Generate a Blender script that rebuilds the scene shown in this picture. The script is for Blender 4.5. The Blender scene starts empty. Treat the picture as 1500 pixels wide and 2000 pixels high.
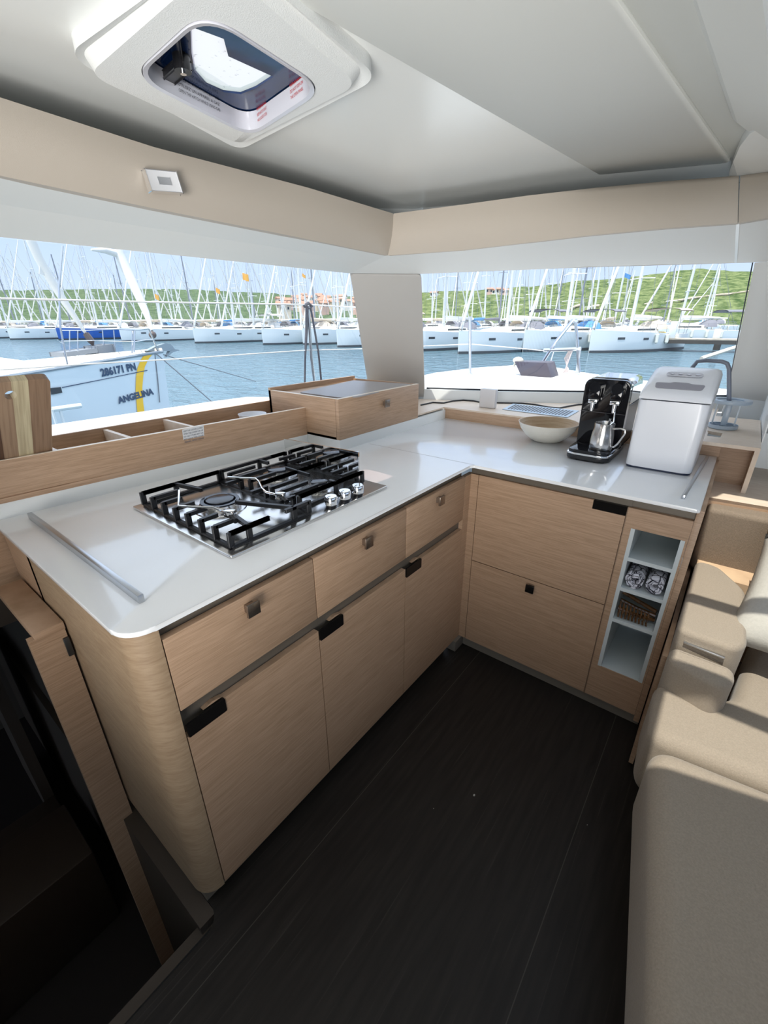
import bpy, bmesh, math, random
from mathutils import Vector, Matrix, noise

# ------------------------------------------------------------------ camera
F_PX = 854.2838
CAM = Vector((0.75488, -1.52613, 1.45461))
YAW, PITCH, ROLL = -0.6657, -0.4126, -0.0049
sc = bpy.context.scene
col = sc.collection

def cam_axes():
    fwd = Vector((math.sin(YAW) * math.cos(PITCH), math.cos(YAW) * math.cos(PITCH), math.sin(PITCH)))
    right = Vector((math.cos(YAW), -math.sin(YAW), 0))
    up = right.cross(fwd)
    c, s = math.cos(ROLL), math.sin(ROLL)
    return right * c + up * s, -right * s + up * c, fwd
RT, UP, FW = cam_axes()
cd = bpy.data.cameras.new('camera')
cd.sensor_fit = 'HORIZONTAL'; cd.sensor_width = 36.0
cd.lens = 36.0 * F_PX / 1500.0
cd.clip_start = 0.02; cd.clip_end = 5000
cam = bpy.data.objects.new('camera', cd); col.objects.link(cam)
m = Matrix((RT, UP, -FW)).transposed().to_4x4(); m.translation = CAM
cam.matrix_world = m
sc.camera = cam

# ------------------------------------------------------------------ world, sun, exposure
vs = sc.view_settings
sc.display_settings.display_device = 'sRGB'
vs.view_transform = 'Standard'; vs.look = 'None'; vs.gamma = 1.0; vs.use_curve_mapping = False
vs.exposure = 0.30
SKY_LOW = (0.60, 0.70, 0.88, 1); SKY_MID = (0.48, 0.62, 0.90, 1); SKY_HIGH = (1.15, 1.30, 1.55, 1)
w = bpy.data.worlds.new('sky'); sc.world = w; w.use_nodes = True
nt = w.node_tree; nt.nodes.clear()
wo = nt.nodes.new('ShaderNodeOutputWorld'); bg = nt.nodes.new('ShaderNodeBackground')
tc = nt.nodes.new('ShaderNodeTexCoord'); sx = nt.nodes.new('ShaderNodeSeparateXYZ')
rp = nt.nodes.new('ShaderNodeValToRGB')
rp.color_ramp.elements[0].position = 0.0; rp.color_ramp.elements[0].color = SKY_LOW
rp.color_ramp.elements[1].position = 0.48; rp.color_ramp.elements[1].color = SKY_HIGH
e = rp.color_ramp.elements.new(0.18); e.color = SKY_MID
nt.links.new(tc.outputs['Generated'], sx.inputs[0]); nt.links.new(sx.outputs['Z'], rp.inputs[0])
nt.links.new(rp.outputs[0], bg.inputs[0]); bg.inputs[1].default_value = 1.12
nt.links.new(bg.outputs[0], wo.inputs[0])

sun_d = bpy.data.lights.new('sun', 'SUN'); sun_d.energy = 4.2; sun_d.angle = math.radians(0.55); sun_d.color = (1.0, 0.95, 0.86)
sun = bpy.data.objects.new('sun', sun_d); col.objects.link(sun)
sun.rotation_euler = Vector((0.06, 0.36, -1.0)).to_track_quat('-Z', 'Y').to_euler()
sun.location = (0, 0, 8)

def area(name, loc, target, sx_, sy_, energy, color=(1, 1, 1)):
    d = bpy.data.lights.new(name, 'AREA'); d.shape = 'RECTANGLE'; d.size = sx_; d.size_y = sy_
    d.energy = energy; d.color = color
    o = bpy.data.objects.new(name, d); col.objects.link(o); o.location = loc
    o.rotation_euler = (Vector(target) - Vector(loc)).to_track_quat('-Z', 'Z').to_euler()
    return o
# added fill lamp behind the camera, aimed up to brighten the ceiling
q_ = area('ceiling_fill_light', (0.9, -2.75, 0.95), (-0.15, -0.5, 1.95), 1.2, 1.0, 13.5, (1.0, 0.985, 0.95)); q_.data.spread = math.radians(75)

# ------------------------------------------------------------------ unprojection: a pixel of the photo met with a real plane
def ray(px, py):
    return RT * ((px - 750) / F_PX) + UP * (-(py - 1000) / F_PX) + FW
def at_x(px, py, x):
    d = ray(px, py); return CAM + d * ((x - CAM.x) / d.x)
def at_y(px, py, y):
    d = ray(px, py); return CAM + d * ((y - CAM.y) / d.y)
def at_z(px, py, z):
    d = ray(px, py); return CAM + d * ((z - CAM.z) / d.z)

# ------------------------------------------------------------------ mesh helpers
class MB:
    def __init__(s): s.bm = bmesh.new()
    def box(s, x0, x1, y0, y1, z0, z1, bev=0.0, seg=2, mat=None):
        r = bmesh.ops.create_cube(s.bm, size=1.0)
        vs_ = r['verts']
        for v in vs_:
            v.co = Vector((x0 + (v.co.x + .5) * (x1 - x0), y0 + (v.co.y + .5) * (y1 - y0), z0 + (v.co.z + .5) * (z1 - z0)))
        if bev > 0:
            es = list({e for v in vs_ for e in v.link_edges})
            r2 = bmesh.ops.bevel(s.bm, geom=es, offset=bev, segments=seg, profile=0.5, affect='EDGES')
            vs_ = r2['verts'] 
        if mat is not None:
            for v in s.bm.verts:
                pass
        return vs_
    def obox(s, c, ax, ay, az, bev=0.0, seg=2):
        """box centred c with half-vectors ax, ay, az"""
        n0 = len(s.bm.verts)
        r = bmesh.ops.create_cube(s.bm, size=2.0)
        M = Matrix((Vector(ax), Vector(ay), Vector(az))).transposed()
        for v in r['verts']: v.co = M @ v.co + Vector(c)
        if bev > 0:
            es = list({e for v in r['verts'] for e in v.link_edges})
            bmesh.ops.bevel(s.bm, geom=es, offset=bev, segments=seg, profile=0.5, affect='EDGES')
    def prism(s, pts, vec, bev=0.0, seg=2):
        """polygon of 3D points extruded by vec"""
        vec = Vector(vec)
        a = [s.bm.verts.new(Vector(p)) for p in pts]; b = [s.bm.verts.new(Vector(p) + vec) for p in pts]
        n = len(pts); fs = [s.bm.faces.new(a[::-1]), s.bm.faces.new(b)]
        for i in range(n): fs.append(s.bm.faces.new((a[i], a[(i + 1) % n], b[(i + 1) % n], b[i])))
        if bev > 0:
            es = list({e for f in fs for e in f.edges})
            bmesh.ops.bevel(s.bm, geom=es, offset=bev, segments=seg, profile=0.5, affect='EDGES')
    def quadstrip(s, A, B):
        a = [s.bm.verts.new(Vector(p)) for p in A]; b = [s.bm.verts.new(Vector(p)) for p in B]
        for i in range(len(A) - 1): s.bm.faces.new((a[i], a[i + 1], b[i + 1], b[i]))
    def poly(s, pts):
        s.bm.faces.new([s.bm.verts.new(Vector(p)) for p in pts])
    def grid(s, rows):
        R_ = [[s.bm.verts.new(Vector(p)) for p in r] for r in rows]
        for i in range(len(R_) - 1):
            for j in range(len(R_[0]) - 1):
                s.bm.faces.new((R_[i][j], R_[i][j + 1], R_[i + 1][j + 1], R_[i + 1][j]))
        return R_
    def tube(s, path, r, seg=8, caps=True):
        path = [Vector(p) for p in path]; rings = []
        rr = r if isinstance(r, (list, tuple)) else [r] * len(path)
        prev = None
        for i, p in enumerate(path):
            if i == 0: t = path[1] - path[0]
            elif i == len(path) - 1: t = path[-1] - path[-2]
            else: t = (path[i + 1] - p).normalized() + (p - path[i - 1]).normalized()
            t = t.normalized() if t.length > 1e-9 else Vector((0, 0, 1))
            if prev is None:
                u = t.cross(Vector((0, 0, 1)))
                if u.length < 1e-3: u = t.cross(Vector((1, 0, 0)))
            else: u = prev - t * prev.dot(t)
            u.normalize(); v = t.cross(u); prev = u
            rings.append([s.bm.verts.new(p + (u * math.cos(2 * math.pi * k / seg) + v * math.sin(2 * math.pi * k / seg)) * rr[i]) for k in range(seg)])
        for a, b in zip(rings, rings[1:]):
            for k in range(seg): s.bm.faces.new((a[k], a[(k + 1) % seg], b[(k + 1) % seg], b[k]))
        if caps: s.bm.faces.new(rings[0][::-1]); s.bm.faces.new(rings[-1])
    def lathe(s, prof, c=(0, 0, 0), seg=32, axis=None):
        """profile of (radius, height) about the vertical through c"""
        c = Vector(c); rings = []
        for r, z in prof:
            if r < 1e-6: rings.append([s.bm.verts.new(c + Vector((0, 0, z)))])
            else: rings.append([s.bm.verts.new(c + Vector((r * math.cos(2 * math.pi * k / seg), r * math.sin(2 * math.pi * k / seg), z))) for k in range(seg)])
        for a, b in zip(rings, rings[1:]):
            for k in range(seg):
                k2 = (k + 1) % seg
                if len(a) == 1 and len(b) == 1: continue
                if len(a) == 1: s.bm.faces.new((a[0], b[k2], b[k]))
                elif len(b) == 1: s.bm.faces.new((a[k], a[k2], b[0]))
                else: s.bm.faces.new((a[k], a[k2], b[k2], b[k]))
    def ball(s, c, r, sx_=1, sy_=1, sz_=1, sub=2):
        q = bmesh.ops.create_icosphere(s.bm, subdivisions=sub, radius=r)
        for v in q['verts']: v.co = Vector((v.co.x * sx_, v.co.y * sy_, v.co.z * sz_)) + Vector(c)
    def plate(s, outer, holes, vec):
        """flat outline with holes (3D points) extruded by vec"""
        vec = Vector(vec); loops = []
        for L in [outer] + holes:
            vv = [s.bm.verts.new(Vector(p)) for p in L]
            ee = [s.bm.edges.new((vv[i], vv[(i + 1) % len(vv)])) for i in range(len(vv))]
            loops.append((vv, ee))
        r = bmesh.ops.triangle_fill(s.bm, use_beauty=True, use_dissolve=False, edges=[e for _, ee in loops for e in ee], normal=vec.normalized())
        fs = [g for g in r['geom'] if isinstance(g, bmesh.types.BMFace)]
        top = {}
        for vv, _ in loops:
            for v in vv: top[v] = s.bm.verts.new(v.co + vec)
        for f in fs: s.bm.faces.new([top[v] for v in f.verts][::-1])
        for vv, _ in loops:
            n = len(vv)
            for i in range(n): s.bm.faces.new((vv[i], vv[(i + 1) % n], top[vv[(i + 1) % n]], top[vv[i]]))
    def build(s, name, mat, parent=None, smooth=35, normals=True):
        me = bpy.data.meshes.new(name)
        if normals: bmesh.ops.recalc_face_normals(s.bm, faces=s.bm.faces)
        s.bm.to_mesh(me); s.bm.free()
        for mm in (mat if isinstance(mat, (list, tuple)) else [mat]): me.materials.append(mm)
        for p in me.polygons: p.use_smooth = True
        me.set_sharp_from_angle(angle=math.radians(smooth))
        o = bpy.data.objects.new(name, me); col.objects.link(o)
        if parent is not None:
            o.parent = parent
            o.matrix_parent_inverse = Matrix.Translation(-world_loc(parent))
        return o

def world_loc(o):
    l = Vector(o.location)
    p = o.parent
    if p is not None: l = o.matrix_parent_inverse @ l; l = l + world_loc(p)
    return l

def arc(cx, cy, r, a0, a1, n=8, z=0.0):
    return [Vector((cx + r * math.cos(math.radians(a0 + (a1 - a0) * i / n)), cy + r * math.sin(math.radians(a0 + (a1 - a0) * i / n)), z)) for i in range(n + 1)]

def rounded(pts, r, n=6):
    """round the corners of a closed planar polygon of 3D points"""
    pts = [Vector(p) for p in pts]; out = []; N = len(pts)
    rr = r if isinstance(r, (list, tuple)) else [r] * N
    for i, p in enumerate(pts):
        a = (pts[i - 1] - p); b = (pts[(i + 1) % N] - p); q = rr[i]
        if q <= 0: out.append(p); continue
        q = min(q, a.length * .49, b.length * .49)
        pa = p + a.normalized() * q; pb = p + b.normalized() * q
        for k in range(n + 1):
            t = k / n; out.append(pa * (1 - t) ** 2 + p * 2 * t * (1 - t) + pb * t * t)
    return out

def tag(o, label=None, cat=None, group=None, kind=None):
    if label: o['label'] = label
    if cat: o['category'] = cat
    if group: o['group'] = group
    if kind: o['kind'] = kind
    return o
def empty(name, loc, label=None, cat=None, group=None):
    o = bpy.data.objects.new(name, None); col.objects.link(o); o.location = loc
    o.empty_display_size = 0.05
    return tag(o, label, cat, group)
def struct(o): o['kind'] = 'structure'; return o
def copy_tree(o, parent=None):
    c = o.copy(); col.objects.link(c); c.parent = parent
    for ch in list(o.children): copy_tree(ch, c)
    return c

def text_mesh(name, body, size, mat, parent, origin, xdir, ydir, thick=0.0005, align='LEFT', shear=0.0, bold=0.0, width=None, lab=None):
    """flat lettering: origin at the baseline start, xdir along the line, ydir upward"""
    cu = bpy.data.curves.new(name, 'FONT'); cu.body = body; cu.size = size; cu.align_x = align
    cu.shear = shear; cu.offset = bold; cu.resolution_u = 3
    t = bpy.data.objects.new(name, cu); col.objects.link(t)
    dg = bpy.context.evaluated_depsgraph_get(); me = bpy.data.meshes.new_from_object(t.evaluated_get(dg))
    bpy.data.objects.remove(t); 
    xd = Vector(xdir).normalized(); yd = Vector(ydir).normalized(); nd = xd.cross(yd).normalized()
    xs = [v.co.x for v in me.vertices]; sxf = 1.0
    if width and xs: sxf = width / (max(xs) - min(xs))
    for v in me.vertices:
        c = v.co.copy(); v.co = Vector(origin) + xd * (c.x * sxf) + yd * c.y + nd * (thick)
    me.name = name; me.materials.clear(); me.materials.append(mat)
    o = bpy.data.objects.new(name, me); col.objects.link(o)
    if parent is not None:
        o.parent = parent; o.matrix_parent_inverse = Matrix.Translation(-world_loc(parent))
    return o

# ------------------------------------------------------------------ materials
MATS = {}
def mat(name, color, rough=0.5, metal=0.0, spec=None, noise_amt=0.0, noise_scale=20.0, bump=0.0, bump_scale=200.0, coat=0.0, trans=0.0, stretch=(1, 1, 1), color2=None, emit=None, sheen=0.0, detail=4):
    if name in MATS: return MATS[name]
    M = bpy.data.materials.new(name); M.use_nodes = True
    n = M.node_tree; b = n.nodes['Principled BSDF']
    b.inputs['Base Color'].default_value = (*color, 1); b.inputs['Roughness'].default_value = rough
    b.inputs['Metallic'].default_value = metal
    if spec is not None: b.inputs['Specular IOR Level'].default_value = spec
    if coat: b.inputs['Coat Weight'].default_value = coat; b.inputs['Coat Roughness'].default_value = 0.08
    if trans: b.inputs['Transmission Weight'].default_value = trans
    if sheen: b.inputs['Sheen Weight'].default_value = sheen
    if noise_amt or bump or color2:
        tcn = n.nodes.new('ShaderNodeTexCoord'); mp = n.nodes.new('ShaderNodeMapping'); mp.inputs['Scale'].default_value = stretch
        n.links.new(tcn.outputs['Object'], mp.inputs[0])
    if noise_amt or color2:
        nz = n.nodes.new('ShaderNodeTexNoise'); nz.inputs['Scale'].default_value = noise_scale; nz.inputs['Detail'].default_value = detail
        n.links.new(mp.outputs[0], nz.inputs['Vector'])
        cr = n.nodes.new('ShaderNodeValToRGB'); cr.color_ramp.elements[0].position = 0.32; cr.color_ramp.elements[1].position = 0.68
        c2 = color2 or tuple(c * (1 - noise_amt) for c in color)
        cr.color_ramp.elements[0].color = (*c2, 1); cr.color_ramp.elements[1].color = (*color, 1)
        n.links.new(nz.outputs['Fac'], cr.inputs[0]); n.links.new(cr.outputs[0], b.inputs['Base Color'])
    if bump:
        n2 = n.nodes.new('ShaderNodeTexNoise'); n2.inputs['Scale'].default_value = bump_scale; n2.inputs['Detail'].default_value = 3
        n.links.new(mp.outputs[0], n2.inputs['Vector'])
        bp = n.nodes.new('ShaderNodeBump'); bp.inputs['Strength'].default_value = bump; bp.inputs['Distance'].default_value = 0.002
        n.links.new(n2.outputs['Fac'], bp.inputs['Height']); n.links.new(bp.outputs[0], b.inputs['Normal'])
    if emit:
        b.inputs['Emission Color'].default_value = (*emit[0], 1); b.inputs['Emission Strength'].default_value = emit[1]
    MATS[name] = M
    return M

def wood(name, light, dark, stretch=(1.2, 1.2, 55), rough=0.45, scale=3.0, fine=0.5, wavy=0.0):
    M = bpy.data.materials.new(name); M.use_nodes = True; n = M.node_tree; b = n.nodes['Principled BSDF']
    tcn = n.nodes.new('ShaderNodeTexCoord'); mp = n.nodes.new('ShaderNodeMapping'); mp.inputs['Scale'].default_value = stretch
    n.links.new(tcn.outputs['Object'], mp.inputs[0])
    a = n.nodes.new('ShaderNodeTexNoise'); a.inputs['Scale'].default_value = scale; a.inputs['Detail'].default_value = 5; a.inputs['Roughness'].default_value = 0.6
    a.inputs['Distortion'].default_value = wavy
    n.links.new(mp.outputs[0], a.inputs['Vector'])
    mp2 = n.nodes.new('ShaderNodeMapping'); mp2.inputs['Scale'].default_value = tuple(s * 4 for s in stretch)
    n.links.new(tcn.outputs['Object'], mp2.inputs[0])
    f = n.nodes.new('ShaderNodeTexNoise'); f.inputs['Scale'].default_value = scale; f.inputs['Detail'].default_value = 3
    n.links.new(mp2.outputs[0], f.inputs['Vector'])
    mx = n.nodes.new('ShaderNodeMix'); mx.inputs[0].default_value = fine
    n.links.new(a.outputs['Fac'], mx.inputs[2]); n.links.new(f.outputs['Fac'], mx.inputs[3])
    cr = n.nodes.new('ShaderNodeValToRGB'); cr.color_ramp.elements[0].position = 0.34; cr.color_ramp.elements[1].position = 0.6
    cr.color_ramp.elements[0].color = (*dark, 1); cr.color_ramp.elements[1].color = (*light, 1)
    n.links.new(mx.outputs[0], cr.inputs[0]); n.links.new(cr.outputs[0], b.inputs['Base Color'])
    bp = n.nodes.new('ShaderNodeBump'); bp.inputs['Strength'].default_value = 0.12; bp.inputs['Distance'].default_value = 0.001
    n.links.new(mx.outputs[0], bp.inputs['Height']); n.links.new(bp.outputs[0], b.inputs['Normal'])
    b.inputs['Roughness'].default_value = rough
    return M

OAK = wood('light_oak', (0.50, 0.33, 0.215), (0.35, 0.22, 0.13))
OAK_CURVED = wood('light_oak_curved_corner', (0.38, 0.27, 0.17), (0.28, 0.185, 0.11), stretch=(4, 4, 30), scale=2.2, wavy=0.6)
OAK_PALE = wood('pale_oak', (0.74, 0.62, 0.50), (0.64, 0.50, 0.38), stretch=(3, 40, 3), scale=2.0, rough=0.4)
OAK_EDGE = wood('oak_edge_banding', (0.86, 0.76, 0.63), (0.78, 0.66, 0.52), stretch=(2, 2, 8), rough=0.35)
WHITE_STONE = mat('white_solid_surface', (0.92, 0.92, 0.915), rough=0.25, noise_amt=0.02, noise_scale=6, coat=0.8)
RECESS = mat('taupe_recess_panel', (0.17, 0.145, 0.115), rough=0.35, metal=0.3)
TOEKICK = mat('grey_toe_kick', (0.20, 0.175, 0.145), rough=0.4)
DARK_GLOSS = mat('dark_bronze_metal', (0.02, 0.018, 0.017), rough=0.12, metal=0.6)
KNOB_METAL = mat('brushed_bronze', (0.30, 0.25, 0.21), rough=0.25, metal=0.9)
STEEL = mat('brushed_steel', (0.66, 0.65, 0.64), rough=0.2, metal=1.0, bump=0.05, bump_scale=60, stretch=(1, 20, 1))
POLISHED = mat('polished_steel', (0.80, 0.80, 0.80), rough=0.04, metal=1.0)
CHROME = mat('chrome', (0.85, 0.85, 0.86), rough=0.07, metal=1.0)
ALU = mat('anodised_aluminium', (0.55, 0.57, 0.60), rough=0.3, metal=1.0)
IRON = mat('black_enamel_iron', (0.012, 0.012, 0.014), rough=0.35, bump=0.3, bump_scale=400)
BRASS = mat('brass_ring', (0.55, 0.40, 0.20), rough=0.3, metal=1.0)
CAP_BLACK = mat('burner_cap_enamel', (0.02, 0.022, 0.03), rough=0.15)
WHITE_PANEL = mat('white_gelcoat', (0.78, 0.79, 0.77), rough=0.3)
LINER = mat('white_liner', (0.74, 0.75, 0.735), rough=0.6, bump=0.05, bump_scale=300)
CEIL_GLOSS = mat('ceiling_gloss_liner', (0.80, 0.815, 0.80), rough=0.25)
CEIL_MATT = mat('ceiling_matt_panel', (0.72, 0.73, 0.70), rough=0.7)
MOULD = mat('hatch_moulding_white', (0.80, 0.81, 0.80), rough=0.55, bump=0.3, bump_scale=500)
VINYL = mat('beige_upholstered_vinyl', (0.50, 0.44, 0.375), rough=0.6, bump=0.15, bump_scale=900)
PILLAR = mat('pale_grey_vinyl', (0.48, 0.46, 0.435), rough=0.55)
BLACK = mat('black_plastic', (0.012, 0.012, 0.014), rough=0.3)
BLACK_GLOSS = mat('glossy_black_plastic', (0.008, 0.008, 0.01), rough=0.06)
WHITE_PLASTIC = mat('white_plastic', (0.80, 0.80, 0.82), rough=0.22)
GREY_PLASTIC = mat('grey_plastic', (0.32, 0.33, 0.36), rough=0.3)
PALE_BLUE_PLASTIC = mat('pale_blue_grey_plastic', (0.40, 0.47, 0.54), rough=0.3)
CABLE = mat('black_rubber', (0.01, 0.01, 0.01), rough=0.5)
SEAL = mat('black_seal', (0.012, 0.014, 0.02), rough=0.3)
RED_INK = mat('red_ink', (0.62, 0.05, 0.05), rough=0.6)
BLACK_INK = mat('black_ink', (0.02, 0.02, 0.025), rough=0.6)
LABEL_GREY = mat('label_ink', (0.12, 0.13, 0.16), rough=0.6)
FABRIC = mat('beige_woven_fabric', (0.335, 0.275, 0.21), rough=0.9, noise_amt=0.16, noise_scale=260, bump=0.5, bump_scale=420, sheen=0.15)
FABRIC_BROWN = mat('taupe_woven_fabric', (0.24, 0.185, 0.135), rough=0.9, noise_amt=0.2, noise_scale=240, bump=0.5, bump_scale=420)
PILLOW = mat('cream_linen', (0.47, 0.445, 0.395), rough=0.85, noise_amt=0.08, noise_scale=120, bump=0.4, bump_scale=200)
DARK_WOOD = mat('dark_stair_wood', (0.035, 0.022, 0.014), rough=0.5)
# floor: near-black planks with scratches
def floor_mat():
    M = bpy.data.materials.new('dark_plank_floor'); M.use_nodes = True; n = M.node_tree; b = n.nodes['Principled BSDF']
    tcn = n.nodes.new('ShaderNodeTexCoord')
    def noi(stretch, scale, detail=4):
        mp = n.nodes.new('ShaderNodeMapping'); mp.inputs['Scale'].default_value = stretch; mp.inputs['Rotation'].default_value = (0, 0, math.radians(-4))
        n.links.new(tcn.outputs['Object'], mp.inputs[0])
        q = n.nodes.new('ShaderNodeTexNoise'); q.inputs['Scale'].default_value = scale; q.inputs['Detail'].default_value = detail
        n.links.new(mp.outputs[0], q.inputs['Vector']); return q
    base = noi((14, 1.2, 1), 4); cr = n.nodes.new('ShaderNodeValToRGB')
    cr.color_ramp.elements[0].position = .35; cr.color_ramp.elements[0].color = (0.012, 0.0095, 0.008, 1)
    cr.color_ramp.elements[1].position = .7; cr.color_ramp.elements[1].color = (0.021, 0.0175, 0.0145, 1)
    n.links.new(base.outputs['Fac'], cr.inputs[0])
    scr = noi((55, 1.0, 1), 2.3, 6); c2 = n.nodes.new('ShaderNodeValToRGB')
    c2.color_ramp.elements[0].position = .63; c2.color_ramp.elements[0].color = (0, 0, 0, 1)
    c2.color_ramp.elements[1].position = .74; c2.color_ramp.elements[1].color = (1, 1, 1, 1)
    n.links.new(scr.outputs['Fac'], c2.inputs[0])
    mx = n.nodes.new('ShaderNodeMix'); mx.data_type = 'RGBA'; mx.inputs[7].default_value = (0.038, 0.033, 0.028, 1)
    n.links.new(c2.outputs[0], mx.inputs[0]); n.links.new(cr.outputs[0], mx.inputs[6])
    # seam lines between planks
    sep = n.nodes.new('ShaderNodeSeparateXYZ'); n.links.new(tcn.outputs['Object'], sep.inputs[0])
    mm = n.nodes.new('ShaderNodeMath'); mm.operation = 'PINGPONG'; mm.inputs[1].default_value = 0.3
    ad = n.nodes.new('ShaderNodeMath'); ad.operation = 'ADD'; ad.inputs[1].default_value = 10 - 0.695 + 0.2; n.links.new(sep.outputs['X'], ad.inputs[0])
    n.links.new(ad.outputs[0], mm.inputs[0])
    lt = n.nodes.new('ShaderNodeMath'); lt.operation = 'LESS_THAN'; lt.inputs[1].default_value = 0.0012; n.links.new(mm.outputs[0], lt.inputs[0])
    m3 = n.nodes.new('ShaderNodeMix'); m3.data_type = 'RGBA'; m3.inputs[7].default_value = (0.06, 0.053, 0.045, 1)
    n.links.new(lt.outputs[0], m3.inputs[0]); n.links.new(mx.outputs[2], m3.inputs[6])
    n.links.new(m3.outputs[2], b.inputs['Base Color'])
    b.inputs['Roughness'].default_value = 0.5; b.inputs['Specular IOR Level'].default_value = 0.25
    bp = n.nodes.new('ShaderNodeBump'); bp.inputs['Strength'].default_value = 0.2; bp.inputs['Distance'].default_value = 0.002
    n.links.new(base.outputs['Fac'], bp.inputs['Height']); n.links.new(bp.outputs[0], b.inputs['Normal'])
    return M
FLOOR = floor_mat()

# ================================================================== STRUCTURE
# floor with the stair opening at its port edge
mb = MB()
outer = [(0.0, -3.4, 0), (3.4, -3.4, 0), (3.4, 1.5, 0), (-1.3, 1.5, 0), (-1.3, -1.30, 0)]
outer += [p + Vector((0, 0, 0)) for p in arc(-0.025, -1.345, 0.045, 90, 0, 6)]
mb.prism(outer, (0, 0, -0.03)); struct(mb.build('floor', FLOOR))
# hull stair cavity
mb = MB(); mb.box(-2.3, 0.0, -3.4, -1.30, -.89, -.84); struct(mb.build('floor_lower_deck', mat('dark_lower_floor', (0.014, 0.010, 0.009), rough=0.5)))
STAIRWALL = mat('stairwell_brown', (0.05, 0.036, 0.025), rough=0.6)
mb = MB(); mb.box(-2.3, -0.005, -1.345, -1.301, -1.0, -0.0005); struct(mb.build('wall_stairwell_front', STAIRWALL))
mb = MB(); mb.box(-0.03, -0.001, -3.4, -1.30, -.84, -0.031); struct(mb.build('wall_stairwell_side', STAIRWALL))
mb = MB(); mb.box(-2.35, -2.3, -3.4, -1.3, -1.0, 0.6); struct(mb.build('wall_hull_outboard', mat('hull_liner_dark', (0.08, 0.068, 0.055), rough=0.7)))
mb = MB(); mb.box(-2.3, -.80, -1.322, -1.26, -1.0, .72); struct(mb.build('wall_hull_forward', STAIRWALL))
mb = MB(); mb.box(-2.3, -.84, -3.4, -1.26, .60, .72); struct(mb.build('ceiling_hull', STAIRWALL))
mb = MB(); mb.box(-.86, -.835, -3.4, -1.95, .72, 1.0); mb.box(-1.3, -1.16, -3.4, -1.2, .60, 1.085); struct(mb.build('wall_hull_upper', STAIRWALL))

# ceiling
CZ = 1.95
def P2(px, py, z): return at_z(px, py, z)
HZR = 1.913
hin = [P2(*p, HZR) + Vector((0, 0, CZ - HZR)) for p in ((268, 148), (488, 262), (626, 172), (402, 28))]
hin_c = sum(hin, Vector()) / 4
h2 = [Vector((0.715, -1.10, CZ)), Vector((1.30, -0.95, CZ)), Vector((1.30, 0.20, CZ)), Vector((0.715, 0.20, CZ))]
mb = MB()
hole1 = [hin_c + (p - hin_c) * 1.10 for p in hin]
mb.plate([(-1.25, -3.4, CZ), (3.4, -3.4, CZ), (3.4, 1.55, CZ), (.72, 1.38, CZ), (.06, 1.07, CZ), (-.40, .82, CZ), (-.66, .64, CZ), (-1.0, .35, CZ)], [hole1, h2], (0, 0, 0.05))
struct(mb.build('ceiling', CEIL_GLOSS))

# lowered matt ceiling panel
mb = MB(); pz = 1.938
a1 = at_z(1170, 342, pz); a2 = at_z(1428, 318, pz); a3 = at_z(1205, 0, pz); a4 = at_z(570, 0, pz)
d34 = (a3 - a2); d14 = (a4 - a1)
mb.prism(rounded([a1, a2, a2 + d34 * 2.2, a1 + d14 * 1.9], [0, .03, 0, 0]), (0, 0, CZ - pz - 0.001), bev=0.004)
o = struct(mb.build('ceiling_panel', CEIL_MATT))
# sculpted liner starboard of the panel: slopes up towards the starboard hatch
mb = MB()
s1 = at_z(1360, 0, 1.94); s2 = at_z(1440, 240, 1.93); s3 = at_z(1468, 262, 1.925)
back = s1 + (s1 - s2) * 1.6
edge = [back, s1, s2, s3]
up_ = [p + Vector((0.10, 0.0, -0.045)) for p in edge]
mb.quadstrip([p + Vector((-0.012, 0, 0.01)) for p in edge], edge); mb.quadstrip(edge, up_)
mb.quadstrip(up_, [Vector((0.70, p.y, CZ)) for p in up_])
struct(mb.build('ceiling_moulding', CEIL_MATT))
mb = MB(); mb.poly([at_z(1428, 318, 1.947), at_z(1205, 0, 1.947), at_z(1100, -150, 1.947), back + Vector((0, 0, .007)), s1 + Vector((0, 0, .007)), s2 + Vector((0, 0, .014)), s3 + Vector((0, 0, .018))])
struct(mb.build('ceiling_shade_strip', mat('ceiling_painted_shade_grey', (.56, .575, .55), rough=.7)))  # shade on the liner beside the panel, painted as a darker grey
# arched coaming where the liner meets the windscreen band
mb = MB()
A = [at_z(*p, 1.915) for p in ((1424, 336), (1432, 316), (1445, 286), (1464, 262), (1500, 238), (1580, 205))]
B_ = [at_z(*p, 1.885) for p in ((1424, 346), (1440, 343), (1470, 341), (1500, 336), (1560, 330), (1700, 320))]
mb.quadstrip([a + Vector((0, 0, .035)) for a in A], A); mb.quadstrip(A, B_)
struct(mb.build('ceiling_coaming', LINER))

# soffit bands (beige upholstery under the ceiling)
def curved_band(name, tops, bots, out, thick=0.03, seg=10):
    mb = MB(); rows = []
    for k in range(seg + 1):
        t = k / seg; bulge = math.sin(math.pi * t) * 0.018
        rows.append([Vector(a).lerp(Vector(b), t) + Vector(out) * bulge for a, b in zip(tops, bots)])
    mb.grid(rows)
    mb.grid([[Vector(p) - Vector(out) * thick for p in r] for r in rows][::-1])
    for ra, in ((rows[0],), (rows[-1],)):
        mb.quadstrip(ra, [Vector(p) - Vector(out) * thick for p in ra])
    for j in (0, -1):
        mb.quadstrip([r[j] for r in rows], [Vector(r[j]) - Vector(out) * thick for r in rows])
    bmesh.ops.remove_doubles(mb.bm, verts=mb.bm.verts, dist=1e-5)
    return mb.build(name, VINYL, smooth=50)
tl = [at_x(0, 190, -.605) + Vector((0, -1.6, 0.0)), at_x(0, 190, -.605), at_x(300, 287, -.605), at_x(600, 366, -.603), at_x(768, 417, -.600)]
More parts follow.
